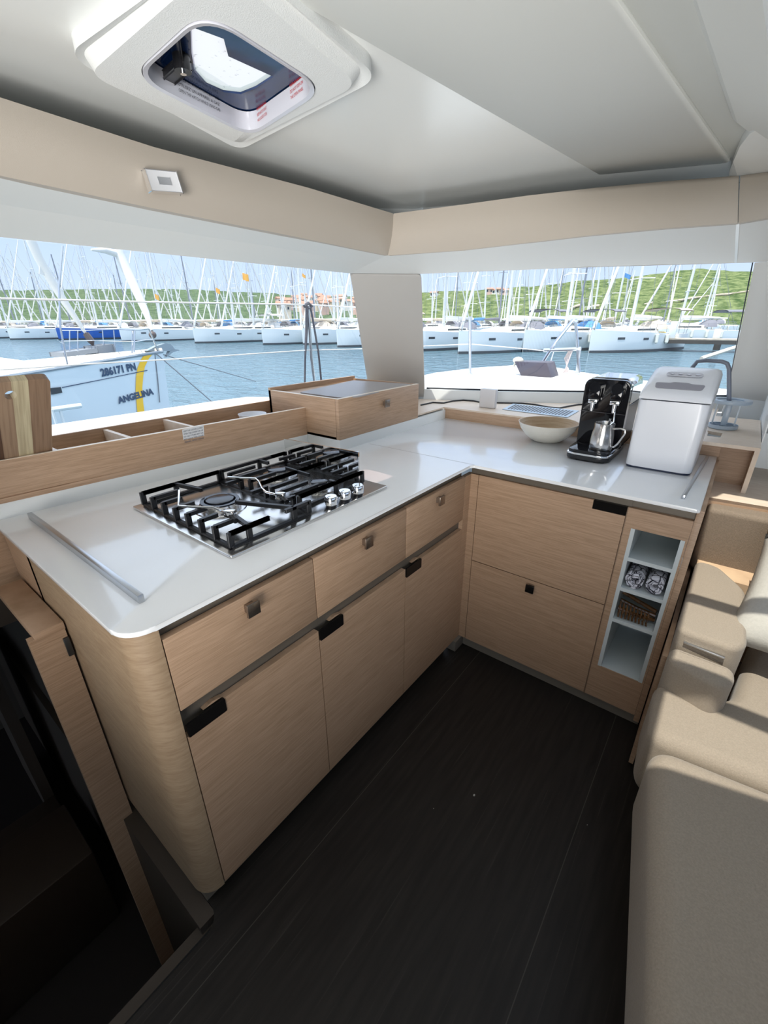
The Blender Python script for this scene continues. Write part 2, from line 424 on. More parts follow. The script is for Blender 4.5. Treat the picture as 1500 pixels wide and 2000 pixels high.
bl = [at_x(0, 343, -.615) + Vector((0, -1.6, 0.01)), at_x(0, 343, -.615), at_x(300, 407, -.615), at_x(600, 467, -.62), at_x(757, 499, -.625)]
struct(curved_band('trim_1', tl, bl, (1, 0, 0)))
def on_line(px, py, z): return at_z(px, py, z)
tf = [at_z(px, py, 1.884) for px, py in ((770, 417), (900, 400), (1030, 382), (1160, 367), (1300, 354), (1443, 343))]
bf = [at_z(px, py, 1.728) for px, py in ((758.5, 499), (900, 489), (1030, 474), (1160, 459), (1300, 446), (1441, 436))]
tf[0] = tl[-1] + Vector((0.002, 0.002, 0)); bf[0] = bl[-1] + Vector((0.002, 0.002, 0))
struct(curved_band('trim_2', tf, bf, (0, -1, 0)))
tr_ = [at_z(px, py, 1.884) for px, py in ((1446, 343), (1500, 336), (1600, 325))]; tr_.append(tr_[-1] + Vector((1.8, 0.1, 0)))
br_ = [at_z(px, py, 1.728) for px, py in ((1442, 436), (1500, 426), (1600, 410))]; br_.append(br_[-1] + Vector((1.8, 0.1, 0)))
struct(curved_band('trim_3', tr_, br_, (0, -1, 0)))

# side (port) wall with its raked window
LWT0 = at_z(0, 463, 1.67); LWT1 = at_z(684, 534, 1.67)          # head of the window
lw_dir = (LWT1 - LWT0).normalized()
LWT_ = LWT0 - lw_dir * 1.6
LB1 = Vector((-1.035, 0.60, 1.09)); LB_ = Vector((-1.15, -2.6, 1.09))    # sill line of the glass
mb = MB()
bandbot = [bl[0] + Vector((-.01, 0, 0.002)), bl[1] + Vector((-.01, 0, 0.002)), bl[3] + Vector((-.01, 0, 0.002)), bl[4] + Vector((-.005, 0, 0.002))]
whead = [LWT_, LWT0, LWT0.lerp(LWT1, .72), LWT1]
mid = [a.lerp(b, .5) + Vector((0, 0, 0.012 if i_ < 3 else 0)) for i_, (a, b) in enumerate(zip(bandbot, whead))]
mb.quadstrip(bandbot, mid); mb.quadstrip(mid, whead)
mb.quadstrip(whead, [p + Vector((-.05, 0, 0.012)) for p in whead])
mb.quadstrip([p + Vector((-.05, 0, 0.012)) for p in whead], [p + Vector((-.05, 0, 0.40)) for p in whead])
struct(mb.build('wall_left', LINER, smooth=60))
# front wall: header between band and window, pillar recess
FWT = [at_z(823, 535, 1.67), at_z(1000, 528, 1.67), at_z(1150, 522, 1.67), at_z(1320, 517, 1.67), at_z(1470, 513, 1.67)]
FWB = [Vector(p) for p in ((-0.800, 0.895, 1.055), (-0.37, 1.085, 1.055), (0.06, 1.34, 1.055))] + [at_z(1290, 775, 1.055), at_z(1419, 775, 1.055)]
mb = MB()
fb = [bf[0], bf[1], bf[2], bf[3], bf[4], bf[5]]
fw6 = [FWT[0], at_z(930, 530.5, 1.67), at_z(1050, 526, 1.67), at_z(1160, 522, 1.67), at_z(1300, 518, 1.67), at_z(1436, 514, 1.67)]
fb = [p + Vector((0, .006, .002)) for p in fb]
mb.quadstrip(fb, fw6)
# corner recess between the two headers, above the pillar
mb.poly([fb[0], fw6[0], LWT1]); mb.poly([fb[0], LWT1, bandbot[-1]]); mb.poly([fb[0] + Vector((-.02, .02, .01)), fw6[0] + Vector((.05, .04, .012)), LWT1 + Vector((-.04, -.05, .012))])
mb.poly([fw6[0], fw6[0] + Vector((-.03, .04, .02)), LWT1 + Vector((-.05, .03, .02)), LWT1])
k1_ = LWT1 + Vector((-.05, .0, .012)); k2_ = FWT[0] + Vector((-.0, .04, .012)); mb.poly([k1_, k2_, k2_ + Vector((0, 0, .3)), k1_ + Vector((0, 0, .3))]); mb.poly([LWT1, fw6[0], k2_, k1_])
# right of the header joint: wider wall with pillar, running on to starboard
hr = [br_[0], br_[1], br_[2], br_[3]]
hr = [p + Vector((0, .006, .002)) for p in hr]
E0 = at_z(1436, 514, 1.67); E1 = at_z(1474, 513, 1.67); E2 = at_z(1500, 511, 1.67); E3 = E2 + Vector((.35, .12, 0)); E4 = E3 + Vector((1.6, 0.1, 0))
G0 = at_z(1419, 775, 1.055); G1 = G0 + Vector((0.055, 0.0, 0)); G2 = G0 + Vector((.16, -.06, 0)); G3 = G0 + Vector((.42, -.02, 0)); G4 = G3 + Vector((1.9, 0.1, 0))
mb.quadstrip(hr, [E0, E2, E3, E4])
mb.quadstrip([E1 + Vector((.0, -.002, 0)), E1 + Vector((.03, -.012, 0)), E2 + Vector((.05, -.035, 0)), E3, E4], [G0, G1, G2, G3, G4])
low = [p + Vector((0, 0.0, 0)) for p in (G0, G1, G2, G3, G4)]
mb.quadstrip(low, [p + Vector((0, 0, -0.17)) for p in low])
# outside of the header and reveal
mb.quadstrip(FWT, [p + Vector((0, .04, .012)) for p in FWT]); mb.quadstrip([p + Vector((0, .04, .012)) for p in FWT], [p + Vector((0, .0, .3)) for p in FWT])
# strip below the windscreen down to the ledge
mb.quadstrip(FWB, [p + Vector((0, -.02, -.0)) for p in FWB]); mb.quadstrip([p + Vector((0, -.02, 0)) for p in FWB], [p + Vector((0, -.03, -.08)) for p in FWB])
struct(mb.build('wall_front', LINER, smooth=60))
# fine bright joint in the header
mb = MB(); j0 = hr[0] + Vector((-.006, -.003, 0)); j1 = E0 + Vector((-.003, -.004, 0))
mb.prism([j0, j0 + Vector((.009, 0, 0)), j1 + Vector((.009, 0, 0)), j1], (0, -.004, 0)); struct(mb.build('trim_4', WHITE_PANEL))

# corner pillar (flat padded panel between the windows)
mb = MB()
pa = Vector((LWT1.x, LWT1.y, 1.668)); pb = Vector((FWT[0].x, FWT[0].y, 1.668)) 
pc = Vector((-0.812, 0.905, 1.0)); pd = Vector((-1.075, 0.665, 1.0))
pn = (pb - pa).cross(pc - pa).normalized()
if pn.dot(CAM - pa) < 0: pn = -pn
mb.prism(rounded([pa, pb, pc, pd], [.012, .02, .0, .0]), -pn * 0.035, bev=0.006)
struct(mb.build('trim_5', PILLAR))
# blocking liner behind the pillar
mb = MB(); mb.poly([p - pn * .06 for p in (pa, pb, pc, pd)]); mb.poly([pc - pn * .05, pd - pn * .05, pd - pn * .05 + Vector((0, 0, -.4)), pc - pn * .05 + Vector((0, 0, -.4))])
struct(mb.build('wall_corner', LINER))

# glass panes
GLASS = bpy.data.materials.new('tinted_window_glass'); GLASS.use_nodes = True
gn = GLASS.node_tree; gn.nodes.clear()
go = gn.nodes.new('ShaderNodeOutputMaterial'); gt = gn.nodes.new('ShaderNodeBsdfTransparent'); gg = gn.nodes.new('ShaderNodeBsdfGlossy'); gm = gn.nodes.new('ShaderNodeMixShader')
gt.inputs[0].default_value = (0.93, 0.96, 0.97, 1); gg.inputs['Roughness'].default_value = 0.0; gg.inputs['Color'].default_value = (1, 1, 1, 1)
gm.inputs[0].default_value = 0.04
gn.links.new(gt.outputs[0], gm.inputs[1]); gn.links.new(gg.outputs[0], gm.inputs[2]); gn.links.new(gm.outputs[0], go.inputs[0])
mb = MB(); mb.poly([LWT_ + Vector((-.015, 0, 0)), LWT1 + Vector((-.015, 0.0, 0)), LB1 + Vector((-.01, 0, 0)), LB_ + Vector((-.01, 0, 0))])
o = struct(mb.build('window_1', GLASS))
mb = MB(); mb.quadstrip([p + Vector((0, .015, 0)) for p in FWT], [p + Vector((0, .015, 0)) for p in FWB])
o = struct(mb.build('window_2', GLASS))
mb = MB(); mb.tube([p + Vector((0, .005, .004)) for p in FWB] , 0.006, 6)
mb.tube([FWB[-1] + Vector((0, .006, .0)), FWT[-1] + Vector((0.0, .006, 0))], 0.0025, 6)
s = mb.build('window_seal', SEAL, o)
# sill of the side window: white strip from the shelf backboard out to the glass
mb = MB(); mb.poly([(-1.075, -2.6, 1.088), (-1.038, .6, 1.088), (LB1.x - .02, LB1.y + .1, 1.088), (LB_.x, LB_.y, 1.088)])
mb.poly([(-1.075, -2.6, 1.088), (-1.038, .6, 1.088), (-1.038, .6, .9), (-1.075, -2.6, .9)])
mb.poly([(-1.15, -2.6, 1.088), (-1.035, .66, 1.088), (-1.04, .66, .75), (-1.16, -2.6, .75)])
struct(mb.build('trim_6', WHITE_PANEL))

# aft bulkhead, opening reduced to limit daylight, and starboard side with a long window
mb = MB(); mb.plate([(-1.25, -3.4, -1), (3.4, -3.4, -1), (3.4, -3.4, 2.0), (-1.25, -3.4, 2.0)], [[(0.3, -3.4, 1.0), (2.9, -3.4, 1.0), (2.9, -3.4, 1.75), (0.3, -3.4, 1.75)]], (0, -.05, 0)); struct(mb.build('wall_back', LINER))
mb = MB(); mb.plate([(3.4, -3.4, 0), (3.4, 1.9, 0), (3.4, 1.9, 2.0), (3.4, -3.4, 2.0)], [[(3.4, -2.8, 1.1), (3.4, 1.2, 1.1), (3.4, 1.2, 1.7), (3.4, -2.8, 1.7)]], (.05, 0, 0)); struct(mb.build('wall_right', LINER))
mb = MB(); mb.box(-1.3, -1.25, -3.4, -2.6, -1, 2.0); struct(mb.build('wall_left_aft', LINER))
mb = MB(); mb.box(-1.25, 3.4, 1.70, 1.72, 0, 0.9); struct(mb.build('wall_front_lower', LINER))

# ================================================================== CEILING HATCH
H = empty('ceiling_hatch', (hin_c.x, hin_c.y, CZ), 'square opening roof hatch with white moulded surround and blue tinted glazing', 'hatch')
inn = rounded([p for p in hin], .07, 8)
z0 = 1.925
outm = rounded([at_z(*p, z0) for p in ((128, 108), (468, 294), (742, 152), (430, -110))], .06, 8)
mid_out = rounded([at_z(*p, z0 - .012) for p in ((172, 146), (468, 283), (700, 166), (424, -75))], .05, 8)
top_out = [p + Vector((0, 0, CZ - z0)) for p in outm]
flat_in = rounded([hin_c + (p - hin_c) * 1.06 + Vector((0, 0, z0 - .012 - CZ)) for p in hin], .075, 8)
def ring(mb, A, B):
    n = len(A); a = [mb.bm.verts.new(p) for p in A]; b = [mb.bm.verts.new(p) for p in B]
    for i in range(n): mb.bm.faces.new((a[i], a[(i + 1) % n], b[(i + 1) % n], b[i]))
mb = MB()
ring(mb, top_out, outm)
g1 = [a.lerp(b, .55) + Vector((0, 0, 0.014)) for a, b in zip(outm, mid_out)]
ring(mb, outm, g1); ring(mb, g1, mid_out)
ring(mb, mid_out, flat_in)
bmesh.ops.remove_doubles(mb.bm, verts=mb.bm.verts, dist=1e-5)
mb.build('moulded_surround', MOULD, H, smooth=28)
mb = MB()
fl = rounded([hin_c + (p - hin_c) * 1.05 + Vector((0, 0, z0 - .015 - CZ)) for p in hin], .075, 8)
f2 = rounded([hin_c + (p - hin_c) * 0.99 + Vector((0, 0, z0 - .013 - CZ)) for p in hin], .07, 8)
f3 = rounded([hin_c + (p - hin_c) * 0.975 + Vector((0, 0, z0 + .005 - CZ)) for p in hin], .07, 8)
f4 = rounded([hin_c + (p - hin_c) * 0.975 + Vector((0, 0, -0.002)) for p in hin], .07, 8)
fo = [p + Vector((0, 0, 0.012)) for p in fl]
ring(mb, fo, fl); ring(mb, fl, f2); ring(mb, f2, f3); ring(mb, f3, f4)
bmesh.ops.remove_doubles(mb.bm, verts=mb.bm.verts, dist=1e-5)
mb.build('inner_frame', mat('lilac_white_plastic', (0.62, 0.62, 0.68), rough=0.2), H, smooth=40)
BLUE_TINT = mat('dark_blue_tinted_acrylic', (0.010, 0.032, 0.11), rough=0.10, noise_amt=0.5, noise_scale=25)
gz = 1.950
lid = [hin_c + (p - hin_c) * 1.12 + Vector((0, 0, gz - CZ)) for p in hin]
ce = [at_z(*p, gz) for p in ((374, 104), (380, 140), (402, 165), (436, 180), (470, 184), (500, 172), (534, 150), (446, 110), (437, 76), (372, 52))]
mb = MB(); mb.plate(lid, [ce], (0, 0, 0.012)); mb.build('tinted_border', BLUE_TINT, H)
HZ = bpy.data.materials.new('weathered_clear_acrylic'); HZ.use_nodes = True; q = HZ.node_tree; q.nodes.clear()
qo = q.nodes.new('ShaderNodeOutputMaterial'); qt = q.nodes.new('ShaderNodeBsdfTransparent'); qd = q.nodes.new('ShaderNodeBsdfTranslucent'); qm = q.nodes.new('ShaderNodeMixShader')
qn = q.nodes.new('ShaderNodeTexNoise'); qn.inputs['Scale'].default_value = 70; qc = q.nodes.new('ShaderNodeTexCoord'); q.links.new(qc.outputs['Object'], qn.inputs['Vector'])
qr = q.nodes.new('ShaderNodeValToRGB'); qr.color_ramp.elements[0].position = .24; qr.color_ramp.elements[0].color = (.12, .15, .15, 1); qr.color_ramp.elements[1].position = .34; qr.color_ramp.elements[1].color = (.40, .44, .42, 1)
q.links.new(qn.outputs['Fac'], qr.inputs[0]); q.links.new(qr.outputs[0], qd.inputs[0])
qt.inputs[0].default_value = (.50, .36, .35, 1); qm.inputs[0].default_value = .55
q.links.new(qt.outputs[0], qm.inputs[1]); q.links.new(qd.outputs[0], qm.inputs[2]); q.links.new(qm.outputs[0], qo.inputs[0])
mb = MB(); mb.poly([p + Vector((0, 0, .004)) for p in ce]); mb.build('clear_pane', HZ, H)
# black latch handle on the port side of the hatch
mb = MB(); k0 = at_z(356, 128, 1.934); k1 = at_z(352, 70, 1.940); 
mb.tube([k0 + Vector((0, 0, 0.016)), k0 + Vector((0, 0, -.010))], .017, 20)
mb.obox((k0 + k1) / 2 + Vector((0, 0, 0.006)), (k1 - k0) * .55, Vector((-.014, .009, 0)), Vector((0, 0, .006)), bev=.004)
k2 = at_z(320, 160, 1.938)
mb.obox((k0 + k2) / 2, (k2 - k0) * .5, Vector((.009, .012, 0)), Vector((0, 0, .006)), bev=.003)
lt = mb.build('latch', BLACK, H)
mb = MB(); mb.lathe([(0, -.004), (.006, -.004), (.006, .002)], k0 + Vector((0, 0, -.010)), 16); mb.build('latch_screw', CHROME, lt)
# warning lettering on the frame sides
def frame_text(name, lines, size, m_, a, b, d, width=None):
    xd = (b - a).normalized(); yd = Vector((0, 0, 1))
    nx = xd.cross(yd)
    for i, ln in enumerate(lines):
        text_mesh(name, ln, size, m_, H, a + Vector((0, 0, -i * size * 1.25 + d)), xd, yd, thick=.0015, width=width)
inL, inB, inR = [hin_c + (p - hin_c) * .972 + Vector((0, 0, -.003)) for p in (hin[0], hin[1], hin[2])]
ta = inL.lerp(inB, .30); tb = inL.lerp(inB, .80)
frame_text('warning_text', ['OUVRIR LE PANNEAU LORSQUE VOUS', 'UTILISEZ UN APPAREIL A GAZ', 'OPEN THE HATCH WHILE USING GAS'], .0085, BLACK_INK, ta + Vector((.0, 0, -.004)), tb, 0.0, width=.125)
ta = inB.lerp(inR, .16); tb = inB.lerp(inR, .34)
frame_text('warning_text', ['WARNING', 'KEEP HATCH SHUT', 'AND LOCKED AT SEA'], .0085, RED_INK, ta + Vector((0, 0, -.003)), tb, 0.0, width=.05)
ta = inB.lerp(inR, .66); tb = inB.lerp(inR, .84)
frame_text('warning_text', ['WARNING', 'DO NOT STEP ON', 'THE OPEN PANEL'], .0085, RED_INK, ta + Vector((0, 0, -.003)), tb, 0.0, width=.055)

# starboard roof hatch over the sofa (just outside the picture): frame, glass and two bars
H2 = empty('saloon_hatch', (1.0, -.46, CZ), 'long roof hatch with two cross bars above the sofa', 'hatch')
mb = MB(); mb.plate([(p + Vector((sx_ * .04, sy_ * .04, -.012))) for p, (sx_, sy_) in zip(h2, ((-1, -1), (1, -1), (1, 1), (-1, 1)))], [[p + Vector((0, 0, -.012)) for p in h2]], (0, 0, 0.05)); mb.build('hatch_frame', WHITE_PLASTIC, H2)
mb = MB()
for yb_ in (-.790, -.455):
    mb = MB(); mb.prism([(.68, yb_ - .028, CZ + .05), (1.32, yb_ - .028, CZ + .05), (1.32, yb_ + .032, CZ + .05), (.68, yb_ + .028, CZ + .05)], (0, 0, .02)); mb.build('hatch_bar', WHITE_PLASTIC, H2)
mb = MB(); mb.poly([p + Vector((0, 0, .06)) for p in h2]); mb.build('hatch_pane', GLASS, H2)

# spot lights: square surface lamps on the bands
def square_lamp(loc, n, u, lab):
    L = empty('ceiling_spot', loc, lab, 'light', 'square lamps on the beige band')
    n = Vector(n).normalized(); u = Vector(u).normalized(); v = n.cross(u)
    mb = MB(); mb.obox(Vector(loc) + n * .004, u * .044, v * .024, n * .006, bev=.003); mb.build('housing', CHROME, L)
    mb = MB(); mb.obox(Vector(loc) + n * .0105, u * .042, v * .0225, n * .0015, bev=.001); f = mb.build('faceplate', WHITE_PLASTIC, L)
    mb = MB(); mb.obox(Vector(loc) + n * .0122, u * .017, v * .008, n * .0012, bev=.0006); mb.build('lens', mat('frosted_lens', (.35, .36, .38), rough=.3), L)
    return L
lp1 = at_x(317, 357, -.583); square_lamp(lp1, (1, 0, 0.15), (0, 1, .12), 'square white lamp on the beige band above the side window')
lp2 = at_y(1064, 427, .385); square_lamp(lp2, (-.15, -1, .0), (1, .18, -.02), 'square white lamp on the beige band above the front window')
# ================================================================== COUNTER AND CABINETS
H_ = 0.93
def topz(pts, z): return [Vector((x, y, z)) for x, y in pts]
cnt = [(-0.86, -1.325)] + [(p.x, p.y) for p in arc(-0.055, -1.267, 0.057, -90, 0, 8)] + [(0.0, -0.012), (0.012, 0.0)] + [(p.x, p.y) for p in arc(0.750, 0.010, 0.010, -90, 0, 4)] + [(0.762, 0.711), (-0.60, 0.711), (-0.76, -0.18)]
C_ = empty('countertop', (0, 0, H_ - .012), 'L shaped white solid surface worktop running round the galley corner', 'countertop')
mb = MB(); mb.prism(topz(cnt, H_ - .012), (0, 0, .012), bev=.003)
mb.build('worktop_slab', WHITE_STONE, C_, smooth=30)
mb = MB(); mb.box(-.53, .012, -.0008, .0008, H_ + .0001, H_ + .0004); mb.build('joint_line', mat('joint_grey', (.42, .41, .39), rough=.5), C_)
# white upstands round the back
U1 = [(-0.835, -1.335), (-0.748, -0.180), (-0.762, -0.180), (-0.85, -1.335)]
S_ = empty('splashback', (-.79, -.7, H_), 'low white upstand along the back of the worktop below the wooden boxes', 'splashback')
mb = MB(); mb.prism(topz(U1, H_), (0, 0, .046)); mb.box(-.75, -.545, -.178, .711, H_, .9785); mb.build('upstand', WHITE_PANEL, S_)
# metal fiddle rails
def rail(a, b, h, t, lab):
    a = Vector(a); b = Vector(b); d = (b - a).normalized(); n = Vector((-d.y, d.x, 0)) * t
    mb = MB(); mb.prism([a, b, b + n, a + n], (0, 0, h), bev=.001); o = mb.build('fiddle_rail', ALU); tag(o, lab, 'rail', 'aluminium rails across the worktop')
rail((-.775, -1.252, H_), (-.092, -1.252, H_), .019, .012, 'long flat aluminium rail at the stair end of the worktop, left of the hob')
rail((.711, .074, H_), (.735, .640, H_), .014, .010, 'thin aluminium rail at the sofa end of the worktop beside the ice maker')

XF = -0.015   # face of the port run
def cab_unit(y0, y1, lab, hole_top=True, notch=True):
    A = empty('base_cabinet', (-.3, (y0 + y1) / 2, .056), lab, 'cabinet', 'oak cabinets under the hob side of the worktop')
    mb = MB(); mb.box(-.60, XF - .020, y0, y1, .056, .917); mb.build('carcass', RECESS, A)
    g = .0016
    mb = MB(); mb.box(XF - .018, XF, y0 + g, y1 - g, .688, .879, bev=.001); d = mb.build('drawer', OAK, A)
    yk = (y0 + y1) / 2
    kb = empty('knob', (XF, yk, .848)); kb.parent = A; kb.matrix_parent_inverse = Matrix.Translation(-world_loc(A))
    bpy.data.objects.remove(kb)
    mb = MB(); mb.box(XF, XF + .018, yk - .016, yk + .006, .838, .858); mb.box(XF + .012, XF + .020, yk - .02, yk + .014, .829, .864, bev=.0015); mb.build('knob', KNOB_METAL, d)
    # door with a scooped finger pull in its top corner
    hz = .644; hw = .100
    pts = [(XF - .018, y0 + g, .056), (XF - .018, y1 - g, .056), (XF - .018, y1 - g, hz), (XF - .018, y0 + hw, hz), (XF - .018, y0 + hw, .608), (XF - .018, y0 + .004, .608), (XF - .018, y0 + g, .608)]
    mb = MB(); mb.prism(pts, (.018, 0, 0)); dr = mb.build('door', OAK, A)
    mb = MB(); mb.prism(rounded([(XF - .003, y0 + .004, .606), (XF - .003, y0 + hw, .606), (XF - .003, y0 + hw, .644), (XF - .003, y0 + .004, .644)], .003, 2), (.005, 0, 0)); 
    mb.build('finger_pull', DARK_GLOSS, dr)
    # curved wood web behind the pull
    mb = MB(); mb.prism([(XF - .020, y0 + hw, .644), (XF - .020, y0 + .05, .644), (XF - .0205, y0 + .075, .650)], (.012, 0, 0)); mb.build('pull_lip', OAK, dr)
    return A
cab_unit(-1.256, -.850, 'oak cabinet nearest the rounded end of the galley, left of three')
cab_unit(-.850, -.423, 'oak cabinet in the middle of the hob side, below the steel knobs')
cab_unit(-.423, -.012, 'oak cabinet nearest the inner corner of the galley')
# rounded end panel
E_ = empty('cabinet_end_panel', (-.3, -1.29, 0.03), 'curved oak end panel of the galley facing the stairs', 'panel')
pts = [(-.62, -1.262), (-.62, -1.312)] + [(p.x, p.y) for p in arc(-.070, -1.257, .055, -90, 0, 10)] + [(-.015, -1.2585)] + [(-.035, -1.2585), (-.035, -1.262)]
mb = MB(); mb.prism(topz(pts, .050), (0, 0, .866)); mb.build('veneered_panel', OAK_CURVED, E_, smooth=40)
mb = MB(); mb.box(-.82, -.60, -1.312, -1.25, .050, .917); mb.build('flat_panel', OAK, E_)
mb = MB(); mb.box(-.62, -.045, -1.30, -.05, 0.0, .0555); mb.box(-.05, .771, .055, .075, 0, .0555); mb.box(-.045, -.0, -.02, .065, 0, .0555); o = mb.build('toe_kick', TOEKICK); tag(o, 'grey plinth strip under the oak galley cabinets', 'plinth')
# corner post between the runs
mb = MB(); mb.prism(topz([(XF - .018, -.012), (XF, -.012), (XF, .035), (.018, .035), (.018, .052), (XF - .018, .052)], .056), (0, 0, .823)); o = mb.build('corner_post', OAK); tag(o, 'narrow oak corner post between the two cabinet runs', 'post')
# forward run: flap over pull-out
YF = .035
A = empty('fridge_cabinet', (.29, .3, .056), 'wide oak front with a flap above and a pull-out below, under the coffee machine', 'cabinet')
mb = MB(); mb.box(-.02, .575, YF + .020, .69, .056, .917); mb.build('carcass', RECESS, A)
mb = MB(); mb.prism([(.0205, YF, .487), (.5645, YF, .487), (.5645, YF, .846), (.458, YF, .846), (.458, YF, .879), (.0205, YF, .879)], (0, .018, 0)); f1 = mb.build('upper_flap', OAK, A)
mb = MB(); mb.prism(rounded([(.459, YF + .001, .847), (.5645, YF + .001, .847), (.5645, YF + .001, .879), (.459, YF + .001, .879)], .002, 2), (0, .006, 0)); mb.build('finger_pull', DARK_GLOSS, f1)
mb = MB(); mb.prism([(.0205, YF, .056), (.5645, YF, .056), (.5645, YF, .4835), (.0205, YF, .4835)], (0, .018, 0)); f2_ = mb.build('lower_drawer', OAK, A)
kp = at_y(1034, 1151, YF - .018)
mb = MB(); mb.box(kp.x - .010, kp.x + .010, YF - .016, YF, kp.z - .010, kp.z + .010); mb.box(kp.x - .017, kp.x + .017, YF - .021, YF - .013, kp.z - .017, kp.z + .017, bev=.0015); mb.build('knob', DARK_GLOSS, f2_)
# niche cabinet
A = empty('open_niche_cabinet', (.67, .3, .056), 'narrow oak end cabinet with a white four compartment open niche', 'cabinet')
mb = MB(); mb.plate([(.5665, YF, .056), (.752, YF, .056), (.752, YF, .879), (.5665, YF, .879)], [[(.590, YF, .214), (.7455, YF, .214), (.7455, YF, .808), (.590, YF, .808)]], (0, .018, 0)); mb.build('front_frame', OAK, A)
mb = MB(); mb.box(.566, .569, YF - .0006, YF, .05, .879); mb.build('filler_joint', mat('joint_brown', (.25, .16, .10)), A)
mb = MB(); mb.box(.7525, .772, YF - .002, .705, .03, .917, bev=.001); mb.build('side_panel', OAK, A)
mb = MB(); mb.box(.575, .7525, YF + .016, YF + .020, .879, .917); mb.box(-.02, .575, YF + .012, YF + .02, .879, .917); mb.build('top_rail', RECESS, A)
NICHE = mat('white_laminate', (.60, .645, .645), rough=.4)
mb = MB(); t = .0125
mb.box(.590, .590 + t, YF - .001, .36, .214, .808); mb.box(.7455 - t, .7455, YF - .001, .36, .214, .808)
mb.box(.590, .7455, .35, .36, .214, .808); mb.box(.590, .7455, YF + .002, .36, .808, .82); mb.box(.590, .7455, YF + .002, .36, .205, .2165)
mb.build('niche_lining', NICHE, A)
for zz in (.700, .578, .443):
    mb = MB(); mb.box(.590 + t, .7455 - t, YF + .001, .35, zz - .014, zz); mb.build('shelf', NICHE, A)

# rolled cloths in the niche
CL = bpy.data.materials.new('white_cloth_with_thin_black_print'); CL.use_nodes = True; q = CL.node_tree; b = q.nodes['Principled BSDF']
v = q.nodes.new('ShaderNodeTexVoronoi'); v.feature = 'DISTANCE_TO_EDGE'; v.inputs['Scale'].default_value = 38; tcn = q.nodes.new('ShaderNodeTexCoord'); q.links.new(tcn.outputs['Object'], v.inputs['Vector'])
r = q.nodes.new('ShaderNodeValToRGB'); r.color_ramp.elements[0].position = .04; r.color_ramp.elements[0].color = (.03, .03, .045, 1); r.color_ramp.elements[1].position = .09; r.color_ramp.elements[1].color = (.66, .66, .72, 1)
q.links.new(v.outputs['Distance'], r.inputs[0]); q.links.new(r.outputs[0], b.inputs['Base Color']); b.inputs['Roughness'].default_value = .9
def roll(x, lab, ph, rr=.029):
    mb = MB(); rows = []
    for j in range(5):
        y = YF + .012 + j * .06; row = []
        for k in range(60):
            t = k / 59; a = ph + t * 2 * math.pi * 2.3; r_ = rr * (1 - .62 * t) + .0015 * math.sin(7 * a + j)
            row.append((x + r_ * math.cos(a), y + .002 * math.sin(a * 2), .5785 + rr * 1.12 + r_ * 1.1 * math.sin(a)))
        rows.append(row)
    mb.grid(rows); o = mb.build('rolled_cloth', CL, smooth=60)
    md = o.modifiers.new('thick', 'SOLIDIFY'); md.thickness = .004; md.offset = 0
    tag(o, lab, 'cloth', 'rolled cloths in the niche')
roll(.638, 'rolled white napkin with thin black print, left one in the niche', 2.2)
roll(.700, 'rolled white napkin with thin black print, right one in the niche', .6)
random.seed(3)
B1 = empty('brown_utensil_bundle', (.66, .12, .444), 'bundle of dark brown and amber ribbed pieces in the niche below the rolled cloths', 'utensil')
AMB = mat('amber_brown_varnish', (.16, .07, .02), rough=.25, noise_amt=.7, noise_scale=60)
for i in range(3):
    mb = MB(); z = .462 + i * .018
    mb.tube([(.607, YF + .02 + i * .03, z + .02), (.66, YF + .03 + i * .02, z + .008), (.725, YF + .05, z)], .0075, 8)
    for k in range(9):
        x = .612 + k * .0115; mb.tube([(x, YF + .022, z + .012 - k * .002), (x + .004, YF + .012, z - .013)], .0032, 6)
    mb.build('ribbed_piece', AMB, B1)

# ================================================================== WOODEN BOXES ON THE WORKTOP
R_ = empty('shelf_box', (-.9, -.7, .975), 'long open oak shelf box with dividers behind the hob', 'shelf')
f0 = Vector((-.833, -1.34, 0)); f1 = Vector((-.748, -.180, 0)); fd = (f1 - f0).normalized(); fn = Vector((-fd.y, fd.x, 0))
f00 = f0 - fd * .5
def zpt(p, z): return Vector((p.x, p.y, z))
mb = MB(); mb.prism([zpt(f00, .976), zpt(f1, .976), zpt(f1, 1.0975), zpt(f00, 1.0975)], fn * .014); mb.build('front_board', OAK, R_)
mb = MB(); mb.prism([zpt(f00, 1.0975), zpt(f1, 1.0975), zpt(f1 + fn * .014, 1.0975), zpt(f00 + fn * .014, 1.0975)], (0, 0, .0012)); mb.build('front_edge_band', OAK_EDGE, R_)
mb = MB(); mb.prism([(-1.045, -1.9, .99), (-1.02, .1, .99), (-1.02, .1, 1.10), (-1.045, -1.9, 1.10)], (-.012, 0, 0)); mb.build('back_board', OAK, R_)
mb = MB(); mb.prism([(-1.05, -1.9, .985), (-.85, -1.9, .985), (-.765, -.19, .985), (-1.02, -.19, .985)], (0, 0, .008)); mb.build('bottom_board', OAK, R_)
for yy in (-1.12, -.905, -.683):
    xa = -.80 + (yy + .68) * .075
    mb = MB(); mb.box(-1.03, xa - .003, yy - .007, yy + .007, .992, 1.094); dv = mb.build('divider', OAK_PALE, R_)
